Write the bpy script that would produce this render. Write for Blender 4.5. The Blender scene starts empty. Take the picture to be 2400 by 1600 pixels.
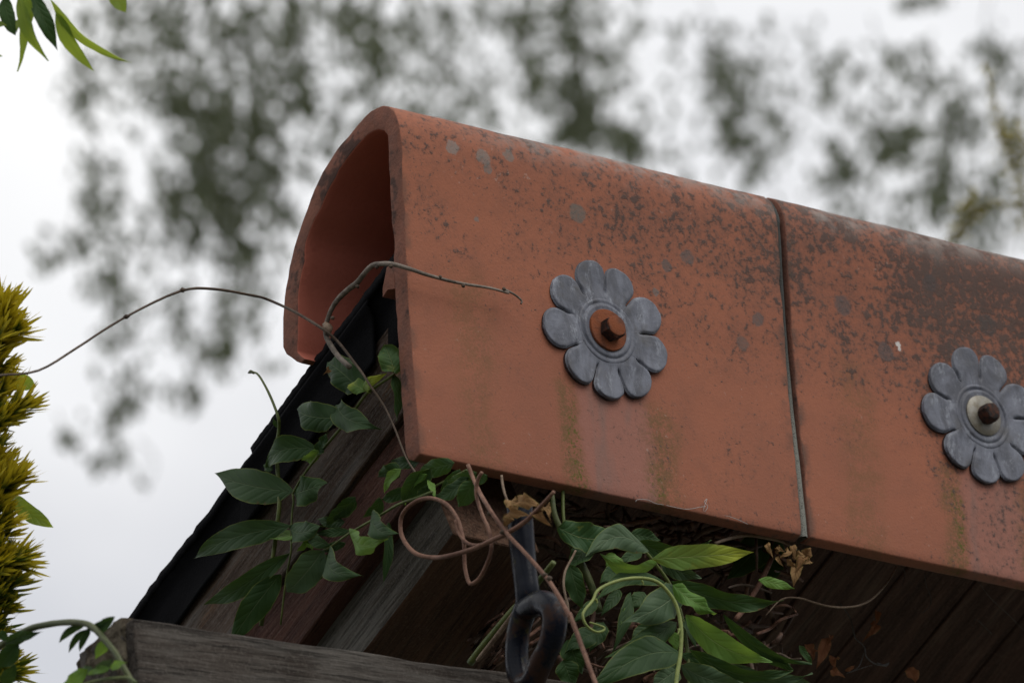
import bpy, bmesh, math, random
from math import sin, cos, pi, radians, sqrt, atan2, hypot
from mathutils import Vector, Matrix, noise
V = Vector
random.seed(7)
scene = bpy.context.scene
C = scene.collection

# ------------------------------------------------------------------ camera
# world: X along the ridge, Y away from the viewer, Z up; the origin is the centre of the first rosette
CAM = V((-4.5338, -5.6544, -3.2238))
ROT = Matrix(((0.80629, -0.58614, -0.07965), (-0.18092, -0.37256, 0.91020), (-0.56318, -0.71947, -0.40643)))
FPX = 300 / 36 * 2400
GROUND = -4.85
cam_d = bpy.data.cameras.new('camera')
cam_d.lens = 300; cam_d.sensor_width = 36; cam_d.clip_start = 0.1; cam_d.clip_end = 2000
cam_d.dof.use_dof = True; cam_d.dof.focus_distance = 7.86; cam_d.dof.aperture_fstop = 10.0
cam_d.dof.aperture_blades = 9
cam = bpy.data.objects.new('camera', cam_d); C.objects.link(cam)
cam.matrix_world = Matrix.Translation(CAM) @ ROT.transposed().to_4x4()
scene.camera = cam

# ------------------------------------------------------------------ world, sun, exposure
SUN_DIR = V((0.16, -0.66, 0.74)).normalized()          # towards the light
world = bpy.data.worlds.new('World'); scene.world = world; world.use_nodes = True
wt = world.node_tree; wt.nodes.clear()
def wn(t, **k):
    n = wt.nodes.new(t)
    for a, b in k.items(): setattr(n, a, b)
    return n
sky = wn('ShaderNodeTexSky'); sky.sky_type = 'NISHITA'; sky.sun_disc = False
sky.sun_elevation = math.asin(SUN_DIR.z); sky.sun_rotation = atan2(SUN_DIR.x, SUN_DIR.y)
tc = wn('ShaderNodeTexCoord'); sep = wn('ShaderNodeSeparateXYZ'); wt.links.new(tc.outputs['Generated'], sep.inputs[0])
nz = wn('ShaderNodeTexNoise'); nz.inputs['Scale'].default_value = 14; nz.inputs['Detail'].default_value = 4
wt.links.new(tc.outputs['Generated'], nz.inputs['Vector'])
ad = wn('ShaderNodeMath', operation='MULTIPLY_ADD'); ad.inputs[1].default_value = 0.17; wt.links.new(nz.outputs[0], ad.inputs[0])
wt.links.new(sep.outputs['Z'], ad.inputs[2])
cr = wn('ShaderNodeValToRGB'); wt.links.new(ad.outputs[0], cr.inputs[0])
e = cr.color_ramp.elements                                # an overcast sky: duller low down, white higher up
e[0].position = 0.0; e[0].color = (5.0, 5.2, 5.6, 1)
e[1].position = 1.0; e[1].color = (10.8, 10.8, 10.8, 1)
for pos, col in ((0.456, (6.75, 6.9, 7.35, 1)), (0.482, (8.35, 8.4, 8.65, 1)), (0.508, (9.7, 9.75, 9.9, 1)), (0.54, (10.6, 10.6, 10.6, 1))):
    x = e.new(pos); x.color = col
mx = wn('ShaderNodeMix', data_type='RGBA'); mx.inputs[0].default_value = 0.95
wt.links.new(sky.outputs[0], mx.inputs[6]); wt.links.new(cr.outputs[0], mx.inputs[7])
bg = wn('ShaderNodeBackground'); bg.inputs[1].default_value = 0.1
wt.links.new(mx.outputs[2], bg.inputs[0])
wo = wn('ShaderNodeOutputWorld'); wt.links.new(bg.outputs[0], wo.inputs[0])

sun_d = bpy.data.lights.new('sun', 'SUN'); sun_d.energy = 1.4; sun_d.angle = radians(35); sun_d.color = (1, 0.96, 0.9)
sun = bpy.data.objects.new('sun', sun_d); C.objects.link(sun)
sun.rotation_euler = (-SUN_DIR).to_track_quat('-Z', 'Y').to_euler()
vs = scene.view_settings
scene.display_settings.display_device = 'sRGB'
vs.view_transform = 'Standard'; vs.look = 'None'; vs.exposure = 0; vs.gamma = 1; vs.use_curve_mapping = False
scene.render.engine = 'CYCLES'
scene.cycles.use_denoising = True; scene.cycles.max_bounces = 8; scene.cycles.transparent_max_bounces = 8

# ------------------------------------------------------------------ helpers
Z = {'5': (400, 800, 3.92), '6': (400, 1150, 3.92), '7': (900, 1050, 3.92), '8': (1300, 1100, 3.1367), 'C': (0, 1250, 4.48),
     'A': (0, 0, 5.8725), 'B': (0, 650, 2.4133), '2': (600, 550, 3.92), '3': (1150, 550, 3.92), '4': (1000, 1300, 4.704),
     '9': (1800, 1200, 3.92), 'S': (0, 0, 1), 'D': (0, 0, 0.98)}
def px(z, x, y):
    a, b, s = Z[z]; return a + x / s, b + y / s
def ray(x, y): return ROT.transposed() @ V(((x - 1200) / FPX, -(y - 800) / FPX, -1.0))
def on(z, x, y, plane, off=0.0):
    """point where the sight line through a pixel meets a plane: ('x',v), ('y',v), ('d',distance) or the soffit 's'"""
    d = ray(*px(z, x, y)); k, v = plane
    if k == 'x': s = (v - CAM.x) / d.x
    elif k == 'y': s = (v - CAM.y) / d.y
    elif k == 'd': s = v
    else: s = (v - 0.4 * CAM.y - CAM.z) / (d.z + 0.4 * d.y)
    return CAM + d * (s - off)
PXM = 7.9 / FPX                                           # metres per photo pixel at the tile

def origin(o):
    r = V((0, 0, 0))
    while o is not None: r += o.location; o = o.parent
    return r
def tag(o, label=None, cat=None, group=None, kind=None):
    for k, v in (('label', label), ('category', cat), ('group', group), ('kind', kind)):
        if v: o[k] = v
    return o
def thing(name, label, cat, loc=(0, 0, 0), group=None):
    o = bpy.data.objects.new(name, None); C.objects.link(o); o.location = loc; o.empty_display_size = 0.05
    return tag(o, label, cat, group)
def mesh(name, verts, faces, mat, parent=None, smooth=True, uvs=None, loc=None):
    base = origin(parent) if parent else V(loc if loc is not None else (0, 0, 0))
    me = bpy.data.meshes.new(name)
    me.from_pydata([tuple(V(v) - base) for v in verts], [], faces); me.update()
    if uvs:
        ul = me.uv_layers.new(name='UVMap')
        for lp in me.loops: ul.data[lp.index].uv = uvs[lp.vertex_index]
    me.polygons.foreach_set('use_smooth', [smooth] * len(me.polygons))
    me.materials.append(mat)
    o = bpy.data.objects.new(name, me); C.objects.link(o)
    if parent: o.parent = parent
    elif loc is not None: o.location = loc
    return o
def catmull(p, n):
    if len(p) < 3: n = max(n, 2)
    q = [p[0] * 2 - p[1]] + list(p) + [p[-1] * 2 - p[-2]]; out = []
    for i in range(1, len(q) - 2):
        a, b, c, d = q[i - 1:i + 3]
        for k in range(n):
            t = k / n
            out.append(0.5 * ((2 * b) + (c - a) * t + (2 * a - 5 * b + 4 * c - d) * t * t + (3 * b - a - 3 * c + d) * t ** 3))
    out.append(p[-1]); return out
def tube_data(pts, rads, sides=8, n=4, rough=0.0, seed=0):
    P = catmull([V(p) for p in pts], n)
    m = len(P); R = []
    for i in range(m):
        t = i / (m - 1) * (len(rads) - 1); k = min(int(t), len(rads) - 2); f = t - k
        R.append(rads[k] * (1 - f) + rads[k + 1] * f)
    vs_, fs = [], []
    up = V((0.3, 0.2, 0.9)); prev = None
    for i in range(m):
        d = (P[min(i + 1, m - 1)] - P[max(i - 1, 0)]).normalized()
        if prev is None: a = d.cross(up).normalized()
        else: a = (prev - d * prev.dot(d)).normalized()
        prev = a; b = d.cross(a)
        for j in range(sides):
            w = 2 * pi * j / sides
            r = R[i] * (1 + rough * noise.noise(P[i] * 60 + V((j * 1.3, seed, 0))))
            vs_.append(P[i] + (a * cos(w) + b * sin(w)) * r)
    for i in range(m - 1):
        for j in range(sides):
            k = (j + 1) % sides
            fs.append((i * sides + j, i * sides + k, (i + 1) * sides + k, (i + 1) * sides + j))
    fs.append(tuple(range(sides - 1, -1, -1))); fs.append(tuple((m - 1) * sides + j for j in range(sides)))
    return vs_, fs
def tube(name, pts, rads, mat, parent=None, sides=8, n=4, rough=0.12, loc=None):
    v, f = tube_data(pts, rads, sides, n, rough, random.random() * 50)
    return mesh(name, v, f, mat, parent, loc=loc)
def box_data(x0, x1, y0, y1, z0, z1):
    v = [V((x, y, z)) for x in (x0, x1) for y in (y0, y1) for z in (z0, z1)]
    return v, [(0, 1, 3, 2), (4, 6, 7, 5), (0, 4, 5, 1), (2, 3, 7, 6), (0, 2, 6, 4), (1, 5, 7, 3)]

# ------------------------------------------------------------------ materials
class NT:
    def __init__(s, name):
        s.m = bpy.data.materials.new(name); s.m.use_nodes = True; s.t = s.m.node_tree; s.t.nodes.clear()
        s.out = s.t.nodes.new('ShaderNodeOutputMaterial'); s.tc = s.t.nodes.new('ShaderNodeTexCoord')
    def new(s, t, **k):
        n = s.t.nodes.new(t)
        for a, b in k.items(): setattr(n, a, b)
        return n
    def put(s, sock, v):
        if isinstance(v, bpy.types.NodeSocket): s.t.links.new(v, sock)
        elif isinstance(v, (tuple, list)) and len(v) == 3 and sock.type == 'RGBA': sock.default_value = (*v, 1)
        else: sock.default_value = v
    def vec(s, scale=(1, 1, 1), loc=(0, 0, 0), rot=(0, 0, 0), src='Object'):
        n = s.new('ShaderNodeMapping'); s.t.links.new(s.tc.outputs[src], n.inputs[0])
        n.inputs['Location'].default_value = loc; n.inputs['Scale'].default_value = scale; n.inputs['Rotation'].default_value = rot
        return n.outputs[0]
    def noise(s, scale, detail=3, rough=0.5, vec=None, dist=0.0):
        n = s.new('ShaderNodeTexNoise'); n.inputs['Scale'].default_value = scale; n.inputs['Detail'].default_value = detail
        n.inputs['Roughness'].default_value = rough; n.inputs['Distortion'].default_value = dist
        s.put(n.inputs['Vector'], vec or s.tc.outputs['Object']); return n.outputs[0]
    def voro(s, scale, vec=None, feature='F1', out='Distance'):
        n = s.new('ShaderNodeTexVoronoi', feature=feature); n.inputs['Scale'].default_value = scale
        s.put(n.inputs['Vector'], vec or s.tc.outputs['Object']); return n.outputs[out]
    def math(s, op, a, b=0.0, c=0.0):
        n = s.new('ShaderNodeMath', operation=op); s.put(n.inputs[0], a); s.put(n.inputs[1], b); s.put(n.inputs[2], c); return n.outputs[0]
    def step(s, v, lo, hi):
        n = s.new('ShaderNodeMapRange', interpolation_type='SMOOTHSTEP'); s.put(n.inputs[0], v)
        n.inputs[1].default_value = lo; n.inputs[2].default_value = hi; return n.outputs[0]
    def mix(s, f, a, b, mode='MIX'):
        n = s.new('ShaderNodeMix', data_type='RGBA', blend_type=mode); s.put(n.inputs[0], f); s.put(n.inputs[6], a); s.put(n.inputs[7], b); return n.outputs[2]
    def xyz(s, src='Object'):
        n = s.new('ShaderNodeSeparateXYZ'); s.t.links.new(s.tc.outputs[src], n.inputs[0]); return n.outputs
    def bump(s, h, dist, strength=1.0):
        n = s.new('ShaderNodeBump'); s.put(n.inputs['Height'], h); n.inputs['Distance'].default_value = dist; n.inputs['Strength'].default_value = strength
        return n.outputs[0]
    def bsdf(s, col, rough=0.8, normal=None, metal=0.0, spec=0.5):
        n = s.new('ShaderNodeBsdfPrincipled'); s.put(n.inputs['Base Color'], col); s.put(n.inputs['Roughness'], rough)
        n.inputs['Metallic'].default_value = metal; n.inputs['Specular IOR Level'].default_value = spec
        if normal is not None: s.put(n.inputs['Normal'], normal)
        s.b = n; return n.outputs[0]
    def done(s, sh): s.t.links.new(sh, s.out.inputs[0]); return s.m

def terracotta(name, lichen, off):
    n = NT(name); X, Y, Zc = n.xyz()
    v = n.vec(loc=off)
    big = n.noise(5, 3, .55, v); mid = n.noise(38, 5, .6, v); fine = n.noise(420, 3, .6, v)
    col = n.mix(n.step(big, .35, .68), (.318, .113, .062), (.268, .098, .057))
    col = n.mix(n.math('MULTIPLY', n.step(mid, .45, .75), .45), col, (.22, .086, .052))
    col = n.mix(n.math('MULTIPLY', n.step(fine, .45, .75), .35), col, (.225, .095, .065))
    # paler, pinker wash in the run-off under the rosette
    wob = n.math('MULTIPLY_ADD', n.noise(14, 4, .6, v), .05, -.025)
    xw = n.math('ADD', X, wob)
    below = n.step(Zc, -.03, -.075)
    strip = n.math('MULTIPLY', n.step(n.math('ABSOLUTE', n.math('ADD', xw, -.006)), .048, .030), below)
    col = n.mix(n.math('MULTIPLY', strip, .7), col, (.285, .130, .102))
    gr = n.math('MULTIPLY', strip, n.step(n.noise(16, 3, .5, n.vec((2.4, 1, .7), off)), .5, .7))
    col = n.mix(n.math('MULTIPLY', gr, .55), col, (.185, .120, .102))
    # brown and green edges of that run-off, and one faint band near the open end
    def streak(xc, w, zlo, zhi, amt):
        return n.math('MULTIPLY', n.math('MULTIPLY', n.step(n.math('ABSOLUTE', n.math('ADD', xw, -xc)), w, w * .2), n.step(Zc, zhi, zlo)), amt)
    sA = n.math('ADD', n.math('ADD', streak(-.046, .019, -.07, -.045, 1.), streak(.056, .030, -.08, -.05, .9)), streak(-.152, .034, .01, .05, .5))
    patch = n.step(n.math('ADD', n.math('MULTIPLY', n.noise(60, 6, .75, v), .6), n.math('MULTIPLY', n.noise(380, 3, .6, v), .4)), .40, .58)
    col = n.mix(n.math('MULTIPLY', n.math('MULTIPLY', sA, patch), .95), col, (.150, .082, .034))
    moss = n.math('MULTIPLY', n.math('ADD', streak(-.040, .011, -.10, -.06, 1.), streak(.046, .016, -.155, -.11, 1.)), n.step(n.math('ADD', n.math('MULTIPLY', n.noise(110, 4, .7, v), .6), n.math('MULTIPLY', n.noise(420, 2, .6, v), .4)), .50, .57))
    col = n.mix(n.math('MULTIPLY', moss, .85), col, (.085, .085, .010))
    # pale lime bloom in small flecks
    fl = n.math('MULTIPLY', n.step(n.noise(160, 4, .7, n.vec(loc=(3, 1, 2))), .63, .70), n.step(n.noise(11, 2, .5, n.vec(loc=(8, 4, 1))), .5, .62))
    col = n.mix(n.math('MULTIPLY', fl, .5), col, (.42, .30, .25))
    # black lichen speckle: thick on the crest, thinning down the face
    up = n.step(Zc, -.03 - .1 * lichen, .215)
    patchy = n.noise(13, 4, .62, n.vec(loc=(off[0] + 4, 2, 5)))
    right = n.step(X, -.17, .19 if lichen < .5 else .05)
    cover = n.math('ADD', n.math('MULTIPLY', up, .085 + .125 * lichen), n.math('MULTIPLY', right, .045 + .065 * lichen))
    cover = n.math('ADD', cover, n.math('MULTIPLY_ADD', patchy, .42, -.225))
    spk = n.noise(150, 5, .62, n.vec(loc=(off[0], 7, 3)), .12)
    spk2 = n.noise(300, 3, .6, n.vec(loc=(off[0], 2, 9)))
    thr = n.math('ADD', n.math('ADD', spk, n.math('MULTIPLY_ADD', spk2, .16, -.08)), cover)
    sm = n.step(thr, .655, .755)
    dark = n.mix(n.step(n.noise(30, 3), .35, .65), (.034, .030, .029), (.075, .062, .056))
    col = n.mix(n.math('MULTIPLY', sm, .70), col, dark)
    vv = n.new('ShaderNodeTexVoronoi'); vv.inputs['Scale'].default_value = 150
    wv_ = n.new('ShaderNodeVectorMath', operation='ADD'); n.t.links.new(n.vec(loc=(off[0], 1, 4)), wv_.inputs[0])
    nv_ = n.new('ShaderNodeTexNoise'); nv_.inputs['Scale'].default_value = 160; nv_.inputs['Detail'].default_value = 3; n.t.links.new(n.tc.outputs['Object'], nv_.inputs['Vector'])
    sv_ = n.new('ShaderNodeVectorMath', operation='SCALE'); n.t.links.new(nv_.outputs['Color'], sv_.inputs[0]); sv_.inputs['Scale'].default_value = .006
    n.t.links.new(sv_.outputs[0], wv_.inputs[1]); n.t.links.new(wv_.outputs[0], vv.inputs['Vector'])
    sc_ = n.new('ShaderNodeSeparateColor'); n.t.links.new(vv.outputs['Color'], sc_.inputs[0])
    rad = n.math('SUBTRACT', n.math('ADD', n.math('MULTIPLY', sc_.outputs[0], .55), n.math('MULTIPLY', cover, 1.5)), .50)
    dots = n.step(n.math('SUBTRACT', rad, vv.outputs['Distance']), -.06, .06)
    col = n.mix(n.math('MULTIPLY', dots, n.math('MULTIPLY_ADD', spk2, .8, .15)), col, dark)
    soot = n.step(n.math('ADD', n.math('MULTIPLY', spk, .5), n.math('ADD', cover, .25)), .52, .78)
    col = n.mix(n.math('MULTIPLY', soot, .68), col, (.075, .050, .042))
    pin = n.step(n.math('ADD', n.noise(330, 2, .5, n.vec(loc=(off[0], 3, 1))), n.math('MULTIPLY', n.math('ADD', cover, .1), .35)), .70, .76)
    col = n.mix(n.math('MULTIPLY', pin, .6), col, (.075, .052, .042))
    # grey crust along the very top
    crest = n.math('MULTIPLY', n.step(n.math('ADD', Zc, n.math('MULTIPLY', patchy, .06)), .180, .216), n.math('MULTIPLY', n.step(X, -.2, .0 if lichen < .5 else -.18), n.step(n.noise(45, 5, .7, v), .38, .6)))
    col = n.mix(n.math('MULTIPLY', crest, .72), col, n.mix(n.noise(60, 4), (.12, .10, .09), (.36, .31, .28)))
    # round lichen rosettes
    for (dx, dz, r, c) in ([(-.023, .116, .0105, (.13, .12, .105)), (.079, .084, .007, (.10, .085, .08)), (.105, .097, .009, (.11, .085, .078)),
                            (.065, .054, .0045, (.15, .13, .12)), (.185, .050, .008, (.105, .085, .08)), (-.165, .152, .008, (.22, .185, .165)), (-.13, .150, .009, (.2, .17, .15)),
                            (-.125, .139, .006, (.16, .14, .125)), (-.142, .085, .0035, (.2, .15, .13)), (-.10, .158, .007, (.18, .15, .13)), (.165, .022, .009, (.14, .09, .075))] if lichen < .5 else
                           [(-.11, .048, .011, (.10, .075, .07)), (-.16, .085, .012, (.10, .075, .07)), (-.05, .13, .010, (.07, .055, .052)), (.02, .10, .013, (.07, .055, .05)), (-.094, .058, .0030, (.62, .62, .60)), (-.092, .054, .0022, (.62, .62, .60))]):
        d = n.math('SQRT', n.math('ADD', n.math('POWER', n.math('ADD', X, -dx), 2), n.math('POWER', n.math('ADD', Zc, -dz), 2)))
        d = n.math('ADD', d, n.math('MULTIPLY_ADD', n.noise(130, 4, .7), .010, -.005))
        col = n.mix(n.math('MULTIPLY', n.step(d, r, r * .72), n.math('MULTIPLY_ADD', spk2, .9, .3)), col, c)
    # grime on the bottom edge and next to the joints
    ed = n.math('MULTIPLY', n.math('MAXIMUM', n.step(X, .203, .214), n.step(X, -.212, -.224)), n.step(mid, .42, .6))
    col = n.mix(n.math('MULTIPLY', ed, .75 if lichen > .5 else .45), col, (.07, .05, .04))
    col = n.mix(n.math('MULTIPLY', n.step(Zc, -.158, -.170), n.math('MULTIPLY_ADD', mid, .8, .1)), col, (.16, .07, .045))
    h = n.math('ADD', n.math('MULTIPLY', fine, .5), n.math('ADD', n.math('MULTIPLY', mid, .8), n.math('MULTIPLY', sm, .35)))
    return n.done(n.bsdf(col, n.math('MULTIPLY_ADD', fine, .25, .62), n.bump(h, .0012, .6), spec=.25))
M = {}
M['terra'] = terracotta('terracotta_clean_end', .25, (0, 0, 0))
n = NT('terracotta_cut_end'); a = n.noise(60, 5, .65); b = n.noise(22, 4, .6); f = n.noise(300, 3)  # brown patina of the end, darkened further so this side reads as shaded
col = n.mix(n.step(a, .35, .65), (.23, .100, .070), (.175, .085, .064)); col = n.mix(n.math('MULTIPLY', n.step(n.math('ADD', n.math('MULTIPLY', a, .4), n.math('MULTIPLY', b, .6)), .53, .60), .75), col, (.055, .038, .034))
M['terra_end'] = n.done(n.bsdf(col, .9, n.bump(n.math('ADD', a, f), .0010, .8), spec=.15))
n = NT('terracotta_inside'); a = n.noise(30, 5, .65)
M['terra_in'] = n.done(n.bsdf(n.mix(a, (.42, .128, .088), (.50, .160, .110)), .9, n.bump(n.noise(200, 4), .001, .6), spec=.15))
M['terra_b'] = terracotta('terracotta_lichened', 1.0, (5, 3, 1))

n = NT('lead'); oi = n.new('ShaderNodeObjectInfo'); vb = n.new('ShaderNodeVectorMath', operation='ADD'); n.t.links.new(n.tc.outputs['Object'], vb.inputs[0]); n.t.links.new(oi.outputs['Location'], vb.inputs[1])
vm = n.new('ShaderNodeMapping'); n.t.links.new(vb.outputs[0], vm.inputs[0]); vm.inputs['Scale'].default_value = (1.7, 1, .8); vm.inputs['Rotation'].default_value = (0, .3, 0)
st = n.noise(17, 6, .68, vm.outputs[0], 1.2); mo = n.noise(34, 5, .65, vb.outputs[0]); fi = n.noise(260, 3, .6)
col = n.mix(n.step(st, .36, .66), (.058, .061, .078), (.140, .150, .188))
col = n.mix(n.math('MULTIPLY', n.step(mo, .5, .72), .6), col, (.085, .080, .078))
col = n.mix(n.math('MULTIPLY', n.step(n.noise(42, 7, .8, vm.outputs[0]), .53, .66), .7), col, (.27, .29, .335))
n_rough = n.math('MULTIPLY_ADD', mo, .3, .42)
M['lead'] = n.done(n.bsdf(col, n_rough, n.bump(n.math('ADD', n.math('MULTIPLY', fi, .4), mo), .0016, .55), spec=.45))
n = NT('rust'); a = n.noise(120, 5, .7); b = n.noise(400, 3)
M['rust'] = n.done(n.bsdf(n.mix(n.step(n.noise(60, 4), .35, .65), n.mix(a, (.16, .048, .021), (.27, .080, .028)), (.10, .04, .025)), .85, n.bump(n.math('ADD', a, b), .0008, .8), spec=.25))
n = NT('dark_rust'); a = n.noise(180, 5, .7)
M['rust_dark'] = n.done(n.bsdf(n.mix(n.step(a, .4, .65), (.014, .010, .009), (.075, .024, .012)), .8, n.bump(a, .001, .9), spec=.3))
n = NT('zinc'); a = n.noise(90, 5, .7)
M['zinc'] = n.done(n.bsdf(n.mix(n.step(a, .35, .65), (.21, .20, .175), (.13, .11, .075)), .48, n.bump(a, .0006, .5), metal=.35))
n = NT('mortar'); a = n.noise(700, 3, .6); X, Y, Zc = n.xyz()
M['mortar'] = n.done(n.bsdf(n.mix(n.step(Zc, -.09, .06), n.mix(n.step(a, .3, .5), (.06, .06, .05), (.225, .225, .20)), n.mix(a, (.03, .032, .03), (.11, .115, .11))), .95, n.bump(a, .001, .8), spec=.2))
n = NT('bitumen_felt'); a = n.noise(300, 4, .7); b = n.noise(9, 4, .6)
gr = n.step(n.noise(40, 5, .7), .6, .75)
M['felt'] = n.done(n.bsdf(n.mix(n.math('MULTIPLY', gr, .35), n.mix(b, (.0045, .0045, .0055), (.008, .008, .009)), (.022, .021, .019)), .92, n.bump(n.math('ADD', a, n.math('MULTIPLY', b, 2)), .0015, .8), spec=.06))
n = NT('mossy_grit'); a = n.noise(220, 4, .7)
M['moss_edge'] = n.done(n.bsdf(n.mix(n.step(a, .45, .62), (.014, .014, .012), (.085, .085, .03)), .9, n.bump(a, .002, 1.), spec=.2))

def wood(name, dark, midc, grey, amt, crack=.5, stain=None):
    """grain runs along the object's own x axis"""
    n = NT(name)
    g1 = n.noise(1.0, 5, .6, n.vec((3.5, 55, 55)), .4); g2 = n.noise(1.0, 4, .7, n.vec((30, 420, 420)), .3)
    g3 = n.noise(1.0, 3, .6, n.vec((2.2, 120, 120)), .2); big = n.noise(7, 3, .5)
    col = n.mix(n.step(g1, .34, .66), dark, midc)
    wv = n.math('ADD', n.math('MULTIPLY', g1, .55), n.math('MULTIPLY', big, .45))
    col = n.mix(n.step(wv, .62 - .25 * amt, .74 - .25 * amt), col, grey)
    if stain: col = n.mix(n.math('MULTIPLY', n.step(n.noise(1.0, 3, .6, n.vec((5, 38, 38), (4, 4, 4))), .58, .68), .7), col, stain)
    col = n.mix(n.math('MULTIPLY', n.step(g2, .5, .68), .62), col, tuple(c * .4 for c in dark))
    col = n.mix(n.math('MULTIPLY', n.step(g2, .46, .32), .45), col, tuple(c * 1.45 for c in grey))
    cr_ = n.step(g3, .68, .73)
    col = n.mix(n.math('MULTIPLY', cr_, crack), col, tuple(c * .18 for c in dark))
    g4 = n.noise(1.0, 5, .7, n.vec((7, 170, 170), (9, 9, 9)), .35); fur = n.step(g4, .50, .64)
    col = n.mix(n.math('MULTIPLY', fur, crack * .75), col, tuple(c * .35 for c in dark))
    gi = n.noise(380, 3, .7); col = n.mix(n.math('MULTIPLY', n.step(gi, .5, .66), .35), col, tuple(min(1, c * 1.5) for c in grey))
    h = n.math('SUBTRACT', n.math('ADD', n.math('ADD', g2, n.math('MULTIPLY', gi, .5)), g1), n.math('ADD', n.math('MULTIPLY', cr_, 1.2), n.math('MULTIPLY', fur, .7)))
    return n.done(n.bsdf(col, .85, n.bump(h, .0016, .9), spec=.2))
M['board_brown'] = wood('weathered_brown_board', (0.0513, 0.0320, 0.0224), (0.0906, 0.0597, 0.0428), (0.1047, 0.0918, 0.0811), .45, .5, (0.1601, 0.0801, 0.0300))
M['board_red'] = wood('red_stained_board', (0.0531, 0.0224, 0.0167), (0.0864, 0.0362, 0.0252), (0.0837, 0.0503, 0.0392), .12, .3)
M['board_grey'] = wood('silvered_grey_board', (0.0543, 0.0455, 0.0367), (0.0920, 0.0806, 0.0685), (0.1226, 0.1139, 0.1016), .75, .7)
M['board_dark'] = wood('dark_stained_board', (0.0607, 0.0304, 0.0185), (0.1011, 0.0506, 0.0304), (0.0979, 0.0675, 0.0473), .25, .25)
M['soffit'] = wood('soffit_board', (0.0473, 0.0248, 0.0190), (0.0828, 0.0426, 0.0318), (0.0947, 0.0615, 0.0473), .40, .4)
M['beam'] = wood('old_grey_timber', (0.0331, 0.0253, 0.0198), (0.0661, 0.0540, 0.0451), (0.0909, 0.0815, 0.0716), .72, .95)
n = NT('end_grain'); a = n.noise(60, 5, .7); v_ = n.voro(90)
M['end_grain'] = n.done(n.bsdf(n.mix(n.step(a, .4, .62), (.035, .027, .019), (.125, .105, .075)), .95, n.bump(n.math('ADD', a, v_), .004, 1.), spec=.15))
n = NT('black_painted_iron'); a = n.noise(60, 5, .7); b = n.noise(260, 4, .6); ru = n.math('MULTIPLY', n.step(n.math('ADD', n.noise(40, 5, .7), n.math('MULTIPLY', n.xyz()[2], -1.6)), .66, .80), .9)
col = n.mix(ru, n.mix(b, (.0045, .0055, .0095), (.009, .011, .018)), (.035, .017, .011))
col = n.mix(n.math('MULTIPLY', n.step(n.noise(48, 5, .7, n.vec(loc=(3, 3, 3))), .6, .68), .7), col, (.045, .040, .012))
M['iron'] = n.done(n.bsdf(col, n.math('MULTIPLY_ADD', ru, .4, .27), n.bump(n.math('ADD', n.math('MULTIPLY', b, .5), a), .0008, .5), spec=.12))

def bark(name, c1, c2, rough=.7):
    n = NT(name); a = n.noise(240, 4, .7); b = n.noise(40, 3)
    return n.done(n.bsdf(n.mix(n.step(n.math('ADD', n.math('MULTIPLY', a, .5), n.math('MULTIPLY', b, .5)), .38, .62), c1, c2), rough, n.bump(a, .0006, .7), spec=.3))
M['vine_red'] = bark('red_brown_stem', (.10, .045, .028), (.20, .105, .070))
M['vine_pale'] = bark('pale_brown_stem', (.13, .085, .055), (.26, .19, .135))
M['vine_grey'] = bark('grey_dry_stem', (.085, .070, .055), (.22, .18, .15))
M['twig_dark'] = bark('dark_twig', (.050, .033, .022), (.11, .078, .055))
M['twig_dead'] = bark('dead_twig', (.055, .030, .020), (.125, .070, .046))
M['stem_green'] = bark('green_stem', (.055, .080, .016), (.105, .125, .028), .5)
M['stem_lime'] = bark('lime_stem', (.15, .19, .045), (.23, .27, .075), .5)
M['stem_olive'] = bark('olive_stem', (.040, .055, .014), (.075, .085, .028), .5)
M['web'] = bark('cobweb_silk', (.30, .30, .29), (.45, .45, .44))
M['web_dusty'] = bark('dusty_cobweb', (.075, .07, .065), (.14, .135, .13))

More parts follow.
